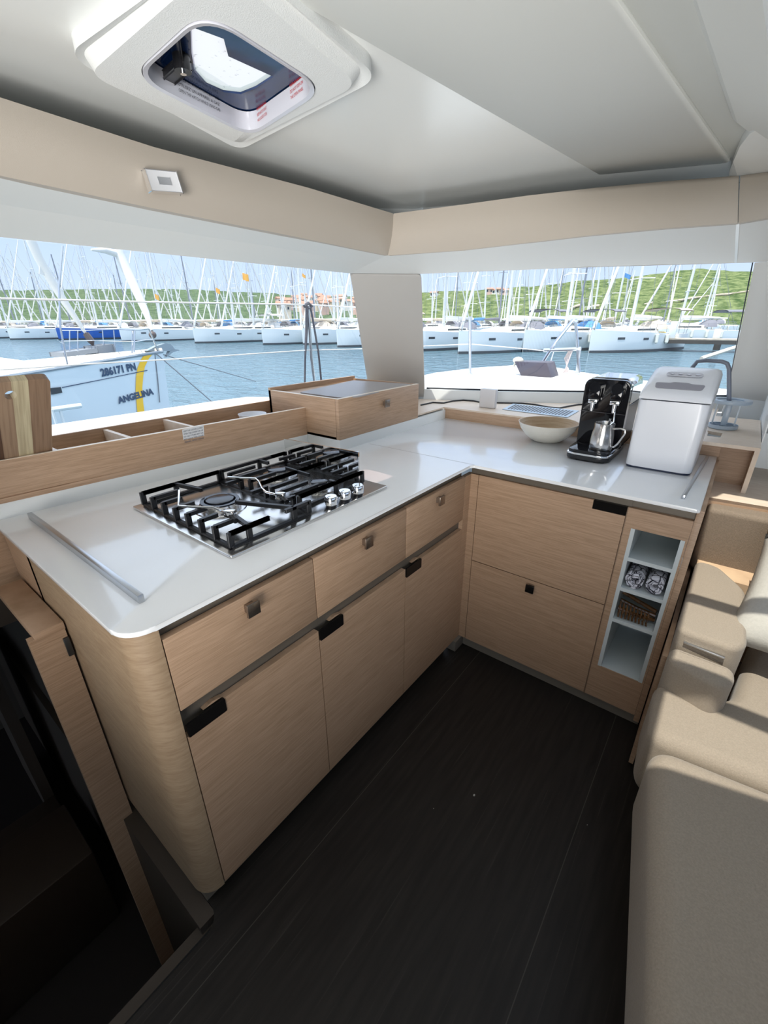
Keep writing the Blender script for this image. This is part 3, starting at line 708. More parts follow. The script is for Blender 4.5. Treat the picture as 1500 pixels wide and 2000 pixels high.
# label sticker
la = at_x(355.5, 839, -.79)
def facep(px, py):
    d = ray(px, py); n = Vector((fd.y, -fd.x, 0)); a = zpt(f0, 0) + n * .0008; return CAM + d * (n.dot(a - CAM) / n.dot(d))
q4 = [facep(*p) for p in ((355.5, 839), (397.5, 830), (399, 851), (358, 859))]
mb = MB(); mb.poly(q4); st = mb.build('printed_label', mat('label_paper', (.70, .70, .70), rough=.6), R_)
xd = (q4[1] - q4[0]).normalized(); yd = (q4[0] - q4[3]).normalized(); nn = Vector((fd.y, -fd.x, 0))
for i, ln in enumerate(('KEEP THE LOCKER CLOSED', 'WHEN THE COOKER IS IN USE', 'DO NOT STORE ANY GAS', 'BOTTLES IN THIS LOCKER', 'FERMER APRES USAGE')):
    text_mesh('label_text', ln, .0085, LABEL_GREY, R_, q4[0] + xd * .003 - yd * (.011 + i * .0098) + nn * .0008, xd, yd, thick=.0, width=(q4[1] - q4[0]).length - .008)

# white bowl in the box
mb = MB(); bc = at_z(505, 806, 1.09)
mb.lathe([(0, -.075), (.025, -.075), (.05, -.045), (.062, 0), (.059, 0), (.047, -.043), (0, -.07)], (-.93, -.335, 1.075), 32); o = mb.build('small_bowl', WHITE_PLASTIC); tag(o, 'small white bowl standing in the open oak shelf box', 'bowl')

# striped cutting board standing in the shelf box
CB = bpy.data.materials.new('striped_acacia'); CB.use_nodes = True; q = CB.node_tree; b = q.nodes['Principled BSDF']
tcn = q.nodes.new('ShaderNodeTexCoord'); sp = q.nodes.new('ShaderNodeSeparateXYZ'); q.links.new(tcn.outputs['Object'], sp.inputs[0])
mr = q.nodes.new('ShaderNodeMapRange'); mr.inputs['From Min'].default_value = -1.35; mr.inputs['From Max'].default_value = -1.05; q.links.new(sp.outputs['Y'], mr.inputs[0])
r = q.nodes.new('ShaderNodeValToRGB'); r.color_ramp.interpolation = 'CONSTANT'
yb1_ = at_x(31, 880, -.845).y; yb2_ = at_x(63, 885, -.845).y; yb0_ = at_x(3, 885, -.845).y
def fr(y): return (y + 1.35) / .3
r.color_ramp.elements[0].position = 0; r.color_ramp.elements[0].color = (.10, .05, .028, 1)
for p_, c_ in ((fr(yb0_), (.33, .22, .14)), (fr(yb1_), (.56, .48, .31)), (fr(yb2_), (.27, .17, .105))):
    e = r.color_ramp.elements.new(p_); e.color = (*c_, 1)
r.color_ramp.elements[-1].position = .98; 
r_ = r; q.links.new(mr.outputs[0], r.inputs[0])
mp = q.nodes.new('ShaderNodeMapping'); mp.inputs['Scale'].default_value = (3, 70, 3); q.links.new(tcn.outputs['Object'], mp.inputs[0])
nz = q.nodes.new('ShaderNodeTexNoise'); nz.inputs['Scale'].default_value = 2; q.links.new(mp.outputs[0], nz.inputs['Vector'])
r2 = q.nodes.new('ShaderNodeValToRGB'); r2.color_ramp.elements[0].position = .35; r2.color_ramp.elements[0].color = (.74, .70, .68, 1); r2.color_ramp.elements[1].position = .6; r2.color_ramp.elements[1].color = (1, 1, 1, 1); q.links.new(nz.outputs['Fac'], r2.inputs[0])
mx = q.nodes.new('ShaderNodeMix'); mx.data_type = 'RGBA'; mx.blend_type = 'MULTIPLY'; mx.inputs[0].default_value = 1
q.links.new(r.outputs[0], mx.inputs[6]); q.links.new(r2.outputs[0], mx.inputs[7]); q.links.new(mx.outputs[2], b.inputs['Base Color']); b.inputs['Roughness'].default_value = .5
xb_ = -.850
B0 = at_x(103, 890, xb_); T0 = at_y(98, 739, B0.y); e2_ = (T0 - B0).normalized(); bn_ = Vector((0, 1, 0)).cross(e2_).normalized()
if bn_.dot(CAM - B0) < 0: bn_ = -bn_
def onboard(px, py): d = ray(px, py); return CAM + d * (bn_.dot(B0 - CAM) / bn_.dot(d))
lo = B0 - e2_ * .09; hc = onboard(21, 772); lf = Vector((0, -.34, 0))
mb = MB(); oc = rounded([T0 + lf, T0, lo, lo + lf], [.0, .016, .0, .0], 6)
mb.plate(oc, [[hc + Vector((0, .013 * math.cos(k * math.pi / 10), 0)) + e2_ * .0145 * math.sin(k * math.pi / 10) for k in range(20)]], -bn_ * .020)
o = mb.build('cutting_board', CB); tag(o, 'striped brown and cream wooden cutting board standing upright at the left edge', 'board')

# drawer box beside it
D_ = empty('drawer_box', (-.75, .13, .978), 'raised oak box with one drawer and a sunken grey top, in the corner', 'box')
bx0, bx1, by0, by1, bz0, bz1 = -1.0, -.544, -.179, .425, .979, 1.153
mb = MB(); mb.box(bx0, bx1 - .019, by0, by0 + .015, bz0, bz1); mb.box(bx0, bx1 - .019, by1 - .015, by1, bz0, bz1); mb.box(bx0, bx0 + .015, by0, by1, bz0, bz1 + .012); mb.box(bx0, bx1 - .02, by0, by1, bz0, bz0 + .01); mb.build('box_body', OAK, D_)
mb = MB(); mb.box(bx1 - .018, bx1, by0, by1, bz0, bz1, bev=.001); dr = mb.build('drawer_front', OAK, D_)
mb = MB(); mb.box(bx0 + .015, bx1 - .019, by0 + .015, by1 - .015, bz1 - .03, bz1 - .012); mb.build('sunken_top', OAK, D_)
mb = MB(); mb.box(bx1 - .0185, bx1 - .0005, by0 + .0005, by1 - .0005, bz1, bz1 + .0012); mb.box(bx0, bx1 - .019, by0 + .0005, by0 + .0145, bz1, bz1 + .0012); mb.build('edge_band', OAK_EDGE, D_)
kk = at_x(757, 788, bx1 + .02)
mb = MB(); mb.box(bx1, bx1 + .016, kk.y - .010, kk.y + .010, kk.z - .010, kk.z + .010); mb.box(bx1 + .014, bx1 + .021, kk.y - .018, kk.y + .018, kk.z - .017, kk.z + .017, bev=.0015); mb.build('knob', KNOB_METAL, dr)
mb = MB(); mp_ = [at_z(*p, bz1 + .001) for p in ((585, 766), (690, 742.5), (803, 750), (700, 774), (662, 776))]
mb.prism(rounded(mp_, .012, 4), (0, 0, -.005)); o = mb.build('grey_mat', mat('grey_board', (.32, .29, .275), rough=.35)); tag(o, 'flat grey board lying on top of the oak drawer box', 'board')

# forward ledge
LG = empty('window_ledge', (0, .9, .93), 'pale oak ledge below the front window behind the worktop', 'ledge')
mb = MB(); mb.box(-.553, .765, .711, .725, .930, .986); mb.build('front_board', OAK, LG)
wl = [(-1.03, .42), (-.745, .42), (-.553, .42), (-.553, .711), (.705, .711), (.705, 1.60), (.06, 1.32), (-.37, 1.07), (-.80, .885), (-1.03, .7)]
mb = MB(); mb.prism(topz(wl, .986), (0, 0, .008)); mb.build('ledge_top', OAK_PALE, LG)
# air grille
G_ = empty('air_vent_grille', (-.08, .97, .994), 'pale blue slotted air vent set in the ledge behind the bowl', 'vent')
ga, gb, gc, gd = [at_z(*p, .995) for p in ((981, 800), (1002, 789), (1131, 803), (1108, 816))]
mb = MB(); mb.prism([ga, gb, gc, gd], (0, 0, .003)); mb.build('vent_frame', mat('pale_blue_metal', (.50, .60, .70), rough=.35), G_)
for i in range(20):
    t0 = .06 + i * .0455; t1 = t0 + .024
    A0 = ga.lerp(gd, t0); A1 = ga.lerp(gd, t1); B0 = gb.lerp(gc, t0); B1_ = gb.lerp(gc, t1)
    mb = MB(); mb.prism([A0.lerp(B0, .15), A0.lerp(B0, .85), A1.lerp(B1_, .85), A1.lerp(B1_, .15)], (0, 0, .0042)); mb.build('slot', SEAL, G_)
# small white cube
W_ = empty('router_cube', (-.36, .87, .995), 'small white rounded cube device on the ledge under the front window', 'device')
c0 = at_z(950, 797, .995)
u = (at_y(966, 780, c0.y) - at_y(935, 780, c0.y)); ww = u.length / 2
mb = MB(); mb.box(c0.x - ww, c0.x + ww * .95, c0.y, c0.y + .035, .995, .995 + .105, bev=.006, seg=3); mb.build('housing', mat('warm_white_plastic', (.62, .60, .60), rough=.4), W_)
mb = MB(); mb.box(c0.x - ww * .7, c0.x + ww * .6, c0.y + .004, c0.y + .034, .9942, .9962); mb.build('foot', GREY_PLASTIC, W_)
# cable
pts = [(822, 791), (845, 786), (866, 787), (885, 783), (905, 781.5), (925, 783), (940, 786), (965, 786.5), (990, 787), (1020, 787.5), (1045, 790), (1070, 795), (1092, 797), (1112, 793), (1130, 790), (1150, 790)]
mb = MB(); mb.tube([at_z(px, py, .9985) for px, py in pts], .0042, 8); o = mb.build('power_cable', CABLE); tag(o, 'black power cable snaking along the ledge behind the white cube', 'cable')

# ================================================================== HOB
HB = empty('gas_hob', (-.355, -.723, H_), 'stainless steel gas hob with black pan supports, three burners and three knobs', 'hob')
hx0, hx1, hy0, hy1 = -.612, -.100, -1.032, -.415
mb = MB(); mb.prism(rounded(topz([(hx0, hy0), (hx1, hy0), (hx1, hy1), (hx0, hy1)], H_ + .0005), .008, 3), (0, 0, .008), bev=.002); mb.build('steel_tray', STEEL, HB)
T = H_ + .0087
def burner(x, y, r, big=False):
    q = empty('burner', (x, y, T)); q.parent = HB; q.matrix_parent_inverse = Matrix.Translation(-world_loc(HB))
    mb = MB(); mb.lathe([(r * 1.9, 0), (r * 1.85, .003), (r * 1.3, .004), (r * 1.25, .001), (0, .001)], (x, y, T), 40); mb.build('burner_pan', STEEL, q)
    if big:
        mb = MB(); mb.lathe([(r * 1.45, .001), (r * 1.5, .016), (r * 1.42, .022), (r * 1.1, .022), (r * 1.05, .012)], (x, y, T), 48); mb.build('outer_crown', STEEL, q)
        mb = MB(); mb.lathe([(r * 1.44, .022), (r * 1.42, .026), (r * 1.14, .026), (r * 1.1, .022)], (x, y, T), 48); mb.build('outer_cap', CAP_BLACK, q)
    mb = MB()
    mb.lathe([(r * .78, .0), (r * .78, .014), (r * .95, .016), (r * .95, .022), (0, .022)], (x, y, T), 40)
    for k in range(24):
        a = k * math.pi / 12; mb.obox((x + r * .95 * math.cos(a), y + r * .95 * math.sin(a), T + .017), Vector((math.cos(a), math.sin(a), 0)) * .002, Vector((-math.sin(a), math.cos(a), 0)) * .0016, (0, 0, .005))
    mb.build('burner_crown', STEEL, q)
    mb = MB(); mb.lathe([(r, .022), (r * 1.02, .024), (r, .029), (r * .8, .031), (0, .031)], (x, y, T), 40); mb.build('burner_cap', CAP_BLACK, q)
burner(-.385, -.872, .040, True); burner(-.478, -.575, .036); burner(-.262, -.580, .028)
GZ0, GZ1 = T + .001, T + .044
def bar(mb, a, b, w=.0042, h=.0055): 
    a = Vector(a); b = Vector(b); d = (b - a); L = d.length / 2; d.normalize(); n = d.cross(Vector((0, 0, 1)))
    n = Vector((1, 0, 0)) if n.length < .01 else n.normalized()
    mb.obox((a + b) / 2, d * L, n * w, d.cross(n).normalized() * h, bev=.0012, seg=1)
def finger(mb, foot, inner):
    f = Vector(foot); i_ = Vector(inner)
    bar(mb, (f.x, f.y, GZ0 + .003), (f.x, f.y, GZ1), .0042, .008); bar(mb, (f.x, f.y, GZ1 - .005), (i_.x, i_.y, GZ1 - .005))
# left grate
gx0, gx1, gy0, gy1 = -.585, -.135, -1.005, -.745
mb = MB()
for a, b in (((gx0, gy0), (gx1, gy0)), ((gx1, gy0), (gx1, gy1)), ((gx1, gy1), (gx0, gy1)), ((gx0, gy1), (gx0, gy0))): bar(mb, (*a, GZ0 + .003), (*b, GZ0 + .003), .0045, .004)
xs = [gx0 + .0 + i * (gx1 - gx0) / 7 for i in range(8)]
for i, x in enumerate(xs):
    if i in (0, 7): finger(mb, (x, gy0), (x, -.885 if i == 7 else gy1)); 
    else: finger(mb, (x, gy0), (x, [0, -.93, -.955, -.948, -.948, -.955, -.945][i]))
finger(mb, (gx0, gy1), (gx0, gy0)); finger(mb, (gx1, gy1), (gx1, -.83))
for x in (xs[2], xs[4], xs[6]): finger(mb, (x, gy1), (x, -.80))
finger(mb, (gx1, -.80), (-.30, -.872)); finger(mb, (gx0, -.90), (-.47, -.878)); finger(mb, (gx1, -.95), (-.24, -.93))
bar(mb, (gx1, gy0, GZ1 - .005), (gx1, -.885, GZ1 - .005))
mb.build('pan_support', IRON, HB)
# right grate
gx0, gx1, gy0, gy1 = -.585, -.185, -.735, -.450
mb = MB()
for a, b in (((gx0, gy0), (gx1, gy0)), ((gx1, gy0), (gx1, gy1)), ((gx1, gy1), (gx0, gy1)), ((gx0, gy1), (gx0, gy0))): bar(mb, (*a, GZ0 + .003), (*b, GZ0 + .003), .0045, .004)
for x in (gx0, -.535, -.478, -.42, -.37, -.31, -.262, -.215, gx1):
    finger(mb, (x, gy0), (x, -.63 if x not in (gx0, gx1, -.37) else gy1)); finger(mb, (x, gy1), (x, -.52))
finger(mb, (gx0, -.575), (-.53, -.575)); finger(mb, (gx1, -.58), (-.215, -.58)); bar(mb, (-.43, -.575, GZ1 - .005), (-.31, -.578, GZ1 - .005)); bar(mb, (-.37, gy0, GZ1 - .005), (-.37, gy1, GZ1 - .005))
bar(mb, (gx1, gy0, GZ1 - .005), (gx1, gy1, GZ1 - .005))
mb.build('pan_support', IRON, HB)
for y in (-.6605, -.600, -.538):
    kb = MB(); kb.lathe([(.016, 0), (.016, .008)], (-.128, y, T), 32); base = kb.build('knob_base', BLACK, HB)
    kb = MB(); kb.lathe([(.0185, .007), (.0195, .010), (.0190, .030), (.017, .033), (0, .033)], (-.128, y, T), 36); kb.build('knob', CHROME, HB)
    kb = MB(); kb.box(-.1285, -.1275, y - .016, y - .002, T + .0331, T + .0336); kb.build('knob_mark', BLACK_INK, HB)
text_mesh('badge', '-- ·-·-· --', .009, LABEL_GREY, HB, (-.125, -1.0, T + .0004), (0, 1, 0), (-1, 0, 0), width=.07)
# polished end guard
mb = MB(); mb.prism([(-.600, -.437, H_ + .009), (-.212, -.437, H_ + .009), (-.212, -.437, 1.042), (-.600, -.437, 1.030)], (0, .006, 0)); mb.build('end_guard', POLISHED, HB)
# pot clamps
for pts_, cl in ((((350, 958), (349, 988), (378, 990), (398, 991), (416, 991), (449, 1003)), 'left'), (((445, 932), (500, 935), (506, 941), (512, 954), (520, 961), (548, 968)), 'right')):
    mb = MB(); P_ = [at_z(px, py, GZ1 + H_ * 0 + .004 + (0.012 if i == 0 and cl == 'left' else 0)) for i, (px, py) in enumerate(pts_)]
    K = empty('pot_clamp', P_[-1], 'thin steel pot clamp rod across the %s pan support of the hob' % ('large burner, left' if cl == 'left' else 'middle, right'), 'clamp', 'steel pot clamps on the hob')
    mb.tube(P_, .0035, 8); mb.build('rod', CHROME, K)
    mb = MB(); mb.obox(P_[-1], (.013, .004, 0), (-.003, .009, 0), (0, 0, .010), bev=.002); mb.build('clamp_block', CHROME, K)
    mb = MB(); mb.tube([P_[-1] + Vector((.008, -.002, -.004)), P_[-1] + Vector((.034, -.006, -.010))], .008, 14); mb.build('screw_knob', BLACK, K)

# ================================================================== BOWL, COFFEE MACHINE, PITCHER, ICE MAKER
BW = empty('bamboo_bowl', (.100, .560, H_), 'wide cream bowl with a wooden inside on the worktop corner', 'bowl')
bs = 1.0
mb = MB(); mb.lathe([(0, .0), (.062, .0), (.070, .004), (.100, .028), (.122, .055), (.134, .083), (.1355, .086)], (.100, .560, H_), 56); mb.build('outer_shell', mat('cream_lacquer', (.66, .63, .56), rough=.35), BW, smooth=60)
mb = MB(); mb.lathe([(.1355, .086), (.131, .086), (.118, .056), (.096, .030), (.066, .009), (0, .007)], (.100, .560, H_), 56); mb.build('inside', wood('bamboo_inside', (.56, .42, .27), (.42, .28, .16), stretch=(2, 2, 50), scale=2), BW, smooth=60)

CM = empty('coffee_machine', (.345, .45, H_), 'black capsule coffee machine with chrome trim and two spouts', 'coffee machine')
def rbox(x0, x1, y0, y1, z, h, r, bev=.003):
    mb = MB(); mb.prism(rounded(topz([(x0, y0), (x1, y0), (x1, y1), (x0, y1)], z), r, 6), (0, 0, h), bev=bev); return mb
rbox(.262, .428, .305, .62, H_ + .006, .022, .045).build('base', BLACK, CM)
rbox(.2605, .4295, .3035, .56, H_ + .024, .007, .045, .001).build('chrome_trim', CHROME, CM)
rbox(.266, .424, .308, .50, H_ + .031, .012, .042).build('drip_tray', BLACK_GLOSS, CM)
for x in (.29, .40):
    mb = MB(); mb.lathe([(.012, 0), (.012, .008)], (x, .335, H_), 16); mb.build('foot', CABLE, CM)
# tower: face leaning slightly, rounded top
zt0, zt1 = H_ + .03, 1.236
fa = rounded([Vector((.262, .462, zt0)), Vector((.432, .462, zt0)), Vector((.432, .440, zt1)), Vector((.262, .440, zt1))], [.004, .004, .032, .032], 8)
mb = MB(); mb.prism(fa, (0, .035, 0), bev=.004, seg=3); mb.build('front_panel', BLACK_GLOSS, CM, smooth=40)
fb_ = rounded([Vector((.267, .475, zt0)), Vector((.427, .475, zt0)), Vector((.427, .475, zt1 - .006)), Vector((.267, .475, zt1 - .006))], [.004, .004, .03, .03], 8)
mb = MB(); mb.prism(fb_, (0, .25, 0), bev=.004); mb.build('rear_body', BLACK, CM, smooth=40)
mb = MB(); mb.prism(rounded([Vector((.262, .49, 1.135)), Vector((.432, .49, 1.135)), Vector((.432, .49, zt1 + .003)), Vector((.262, .49, zt1 + .003))], [.002, .002, .032, .032], 8), (0, .20, 0), bev=.003); mb.build('chrome_sleeve', CHROME, CM, smooth=40)
for x in (.309, .391):
    mb = MB(); mb.tube([(x, .445, 1.206), (x, .412, 1.206)], [.023, .021], 20); mb.box(x - .022, x + .022, .413, .446, 1.160, 1.207, bev=.005); h = mb.build('spout_housing', BLACK_GLOSS, CM)
    mb = MB(); mb.box(x - .019, x + .017, .415, .436, 1.142, 1.160, bev=.004); mb.tube([(x, .425, 1.146), (x, .423, 1.112)], [.010, .007], 14); mb.build('spout', CHROME, CM)
mb = MB(); mb.box(.263, .431, .4385, .440, 1.105, 1.1065); mb.build('panel_joint', mat('dark_grey_joint', (.05, .05, .055)), CM)
mb = MB(); mb.tube([(.395, .424, 1.12), (.402, .405, 1.08), (.385, .39, 1.06)], .0035, 10); mb.build('steam_wand', CHROME, CM)

PT = empty('milk_pitcher', (.383, .385, H_ + .044), 'stainless steel milk pitcher standing on the coffee machine tray', 'pitcher')
pc_ = Vector((.379, .372, H_ + .0435))
mb = MB(); mb.lathe([(0, .0), (.040, 0), (.0425, .004), (.043, .03), (.041, .062), (.0365, .088), (.038, .106), (.0367, .106), (.0352, .088), (.039, .06), (.040, .006), (0, .005)], pc_, 44)
for v_ in mb.bm.verts:   # pouring lip
    d_ = v_.co - pc_
    if d_.z > .08 and d_.y > .0 and abs(d_.x) < .02: v_.co.y += (d_.z - .08) * .35
mb.build('jug', STEEL, PT, smooth=50)
mb = MB(); hp = [(.034, -.008, .088), (.062, -.012, .094), (.078, -.014, .090), (.080, -.014, .078), (.062, -.012, .034), (.052, -.010, .020), (.040, -.008, .016)]
mb.tube([pc_ + Vector(p) for p in hp], .004, 8); mb.build('handle', STEEL, PT)
mb = MB(); mb.tube([pc_ + Vector((.005, .012, .04)), pc_ + Vector((.012, .015, .108)), pc_ + Vector((.013, .015, .122))], .0042, 8); mb.build('stirrer', CHROME, PT)

IM = empty('ice_maker', (.60, .49, H_), 'tall white countertop ice maker with a sloping lid window', 'ice maker')
ix0, ix1, iy0, iy1 = .482, .701, .338, .660
mb = MB(); fr_ = rounded(topz([(ix0, iy0), (ix1, iy0), (ix1, iy1), (ix0, iy1)], H_ + .008), .028, 6)
mb.prism(fr_, (0, 0, 1.186 - H_ - .008), bev=.003); mb.build('body', WHITE_PLASTIC, IM, smooth=40)
mb = MB(); mb.prism(rounded(topz([(ix0 + .004, iy0 + .004), (ix1 - .004, iy0 + .004), (ix1 - .004, iy1 - .004), (ix0 + .004, iy1 - .004)], H_ + .001), .026, 6), (0, 0, .008)); mb.build('base_skirt', mat('navy_plastic', (.02, .03, .07), rough=.4), IM)
# lid: profile in y-z swept across x with rounded shoulders
prof = [(iy0, 1.190), (iy0 + .001, 1.200), (iy0 + .022, 1.218), (iy0 + .085, 1.240), (iy0 + .145, 1.262), (iy0 + .200, 1.280), (iy0 + .225, 1.284), (iy1 - .02, 1.280), (iy1, 1.268), (iy1, 1.190)]
mb = MB(); rows = []
for k, (ins, hs) in enumerate(((0.0, .0), (.0, .78), (.006, .93), (.020, 1.0))):
    rows.append([(ix0 + ins, y_, 1.190 + (z_ - 1.190) * hs) for y_, z_ in prof])
for (ins, hs) in ((.020, 1.0), (.006, .93), (0.0, .78), (.0, .0)):
    rows.append([(ix1 - ins, y_, 1.190 + (z_ - 1.190) * hs) for y_, z_ in prof])
mb.grid(rows); mb.poly([r_[0] for r_ in rows]); mb.poly([r_[-1] for r_ in rows])
bmesh.ops.remove_doubles(mb.bm, verts=mb.bm.verts, dist=1e-5)
ld = mb.build('lid', WHITE_PLASTIC, IM, smooth=50)
# window in the sloping lid, following its slope
s0 = Vector((0, .022 + iy0, 1.218)); s1_ = Vector((0, iy0 + .200, 1.280)); sl = (s1_ - s0).normalized(); sn = Vector((1, 0, 0)).cross(sl)
def onlid(x, t, h=.0015):
    p = s0 + sl * t
    return Vector((x, p.y, p.z)) + sn * h
wpts = rounded([onlid(.520, .020), onlid(.662, .020), onlid(.668, .062), onlid(.625, .064), onlid(.615, .072), onlid(.570, .072), onlid(.560, .064), onlid(.514, .062)], [.01, .01, .01, .008, .008, .008, .008, .01], 4)
mb = MB(); mb.prism(wpts, sn * .0012); mb.build('lid_window', mat('smoky_grey_window', (.30, .29, .33), rough=.05), ld)
cp = rounded([onlid(.535, .118, .004), onlid(.650, .118, .004), onlid(.650, .152, .004), onlid(.535, .152, .004)], .016, 6)
mb = MB(); mb.prism(cp, sn * .0012); pn_ = mb.build('control_panel', mat('grey_print', (.58, .58, .62), rough=.3), ld)
for k in range(4):
    mb = MB(); mb.lathe([(.0075, 0), (.0075, .0016), (0, .002)], onlid(.552 + k * .027, .135, .0056), 18); mb.build('button', mat('light_button', (.70, .70, .76), rough=.3), ld)

# ================================================================== OPEN BOX TO STARBOARD, CARRIER, LOWER LEDGE
LW = empty('side_ledge', (1.2, .8, .80), 'low pale oak ledge continuing behind the sofa', 'ledge')
mb = MB(); mb.prism(topz([(.7745, .520), (1.7, .60), (2.6, .75), (2.6, 1.9), (.7745, 1.9)], .800), (0, 0, .012)); mb.build('ledge_top', OAK_PALE, LW)
mb = MB(); mb.prism([(.7745, .520, .772), (1.7, .60, .772), (1.7, .60, .8115), (.7745, .520, .8115)], (0, .016, 0)); mb.build('front_board', OAK, LW)
OB = empty('open_end_box', (.80, .9, .812), 'open fronted oak cubby with a slotted top carrying a bottle carrier, beside the ice maker', 'box')
mb = MB(); tx0, tx1, ty0, ty1 = .690, .886, .655, 1.30
sl4 = [at_z(*p, .998) for p in ((1382, 841), (1411, 846), (1407, 854), (1381, 851))]
mb.plate(topz([(tx0, ty0), (tx1, ty0), (tx1, ty1), (tx0, ty1)], .998), [sl4], (0, 0, -.014)); mb.build('box_top', OAK_PALE, OB)
mb = MB(); mb.box(tx1 - .016, tx1, ty0, ty1, .812, .984); mb.build('side_board', OAK, OB)
mb = MB(); mb.box(tx0, tx1 - .016, .76, .772, .812, .984); mb.build('inner_back_board', OAK, OB)
mb = MB(); mb.box(tx0, tx1, ty0 - .0012, ty0, .985, .998); mb.box(tx1 - .016, tx1, ty0 - .0012, ty0, .812, .985); mb.build('edge_band', OAK_PALE, OB)
mb = MB(); mb.box(.889, .893, .80, 1.5, .8125, 1.10); mb.box(.889, 2.4, 1.45, 1.47, .8125, 1.06); struct(mb.build('wall_front_panel', WHITE_PANEL))
mb = MB(); mb.box(.888, 2.2, .86, .866, .872, 1.02, bev=.002); o = struct(mb.build('trim_7', WHITE_PANEL))

CR = empty('bottle_carrier', (.752, .965, .998), 'pale blue grey plastic bottle carrier with a tall loop handle', 'carrier')
cc = Vector((.748, .985, .998)); 
mb = MB(); mb.lathe([(0, .0), (.052, 0), (.056, .004), (.056, .018), (.053, .018), (.053, .005), (0, .004)], cc, 40); mb.build('base_dish', PALE_BLUE_PLASTIC, CR)
mb = MB()
for a in (0, 90, 180, 270):
    c_ = cc + Vector((math.cos(math.radians(a + 20)) * .026, math.sin(math.radians(a + 20)) * .026, .006)); mb.lathe([(.026, 0), (.026, .010), (.0245, .010), (.0245, 0)], c_, 24)
mb.build('cup_rings', PALE_BLUE_PLASTIC, CR)
mb = MB(); mb.lathe([(.070, .112), (.078, .114), (.080, .121), (.078, .128), (.060, .130), (.050, .126), (.050, .116), (.066, .112), (.070, .112)], cc, 44); mb.lathe([(0, .114), (.05, .114), (.05, .122), (0, .122)], cc, 30); mb.build('upper_tray', PALE_BLUE_PLASTIC, CR)
mb = MB(); mb.box(cc.x - .012, cc.x + .012, cc.y - .012, cc.y + .012, .998, 1.12, bev=.003); mb.box(cc.x + .036, cc.x + .042, cc.y - .01, cc.y + .01, 1.0, 1.12); mb.box(cc.x - .046, cc.x - .040, cc.y - .01, cc.y + .01, 1.0, 1.12); mb.build('column', PALE_BLUE_PLASTIC, CR)
hy = cc.y
hpts = [at_y(*p, hy) for p in ((1330, 845), (1336, 790), (1347, 735), (1352, 718), (1362, 706), (1380, 704), (1410, 706), (1420, 710), (1424, 720), (1424, 745), (1424, 790))]
mb = MB(); mb.tube(hpts[1:], .0085, 12); mb.build('loop_handle', mat('slate_plastic', (.20, .22, .27), rough=.35), CR)

# ================================================================== SOFA
SF = empty('sofa', (1.3, -.4, 0), 'beige fabric sofa along the right side with rounded seat cushions', 'sofa')
def cushion(name, pts, z0, z1, m_, parent, r=.05, bev=.03, crown=.0):
    mb = MB(); base = rounded([Vector((x, y, z0)) for x, y in pts], r, 8); n = len(base)
    area2 = sum(base[i].x * base[(i + 1) % n].y - base[(i + 1) % n].x * base[i].y for i in range(n)); sg = 1 if area2 > 0 else -1
    nor = []
    for i in range(n):
        t = base[(i + 1) % n] - base[i - 1]; nor.append(Vector((-t.y, t.x, 0)).normalized() * sg)
    rings_ = []
    for k in range(9):
        a = math.pi / 2 * k / 8; rings_.append((bev * (1 - math.sin(a)), z0 + bev * (1 - math.cos(a)) * 1.0) if 0 else (bev * (1 - math.sin(a)), z0 + bev - bev * math.cos(a)))
    for k in range(9):
        a = math.pi / 2 * k / 8; rings_.append((bev * (1 - math.cos(a)), z1 - bev + bev * math.sin(a)))
    rv = [[mb.bm.verts.new(Vector((p.x + q.x * ins, p.y + q.y * ins, zz))) for p, q in zip(base, nor)] for ins, zz in rings_]
    for A_, B_2 in zip(rv, rv[1:]):
        for i in range(n): mb.bm.faces.new((A_[i], A_[(i + 1) % n], B_2[(i + 1) % n], B_2[i]))
    mb.bm.faces.new(rv[0][::-1]); mb.bm.faces.new(rv[-1])
    o = mb.build(name, m_, parent, smooth=70)
    return o
mb = MB(); mb.prism(topz([(.84, .60), (2.6, .60), (2.6, -3.2), (1.27, -3.2), (.95, -.98), (.86, -.46)], 0), (0, 0, .25)); mb.build('base', mat('sofa_base_taupe', (.12, .095, .07), rough=.8), SF)
# front seat cushions: long one running aft, one by the armrest
cushion('seat_cushion', [(.800, -.468), (1.9, -.34), (1.9, -3.2), (1.20, -3.2), (.880, -.98)], .22, .455, FABRIC, SF, r=[.07, .1, .1, .1, .2], bev=.045)
cushion('seat_cushion', [(.777, -.205), (.96, -.185), (1.02, .30), (1.9, .33), (1.9, -.33), (.792, -.455)], .22, .455, FABRIC, SF, r=[.06, .06, .06, .06, .06, .06], bev=.04)
# armrest blocks beside the galley
AR = cushion('armrest_pad', [(.795, .36), (.865, .355), (.950, .215), (.958, -.120), (.93, -.165), (.790, -.160)], .46, .612, FABRIC, SF, r=[.03, .04, .04, .04, .022, .03], bev=.018)
cushion('armrest_front_block', [(.790, -.170), (.945, -.175), (.948, -.235), (.915, -.285), (.786, -.240)], .36, .560, FABRIC, SF, r=[.028, .028, .028, .03, .03], bev=.024)
mb = MB(); mb.obox(((.815 + .915) / 2, -.167, .575), (.050, -.004, .0), (.0, .004, 0), (0, 0, .003), bev=.001); mb.build('metal_strip', ALU, SF)
mb = MB(); mb.box(.80, 1.7, .34, .46, .25, .570); mb.build('rear_wood_shelf', wood('oak_painted_sunlight', (.66, .47, .30), (.56, .38, .24)), SF)  # lighter copy of the oak, sunlight put into its colour
mb = MB(); mb.box(.776, .79, -.16, .60, .02, .50); mb.build('side_wood_panel', OAK, SF)
cushion('backrest_cushion', [(.778, .455), (1.7, .47), (1.7, .60), (.778, .585)], .52, .790, FABRIC_BROWN, SF, r=.03, bev=.02)
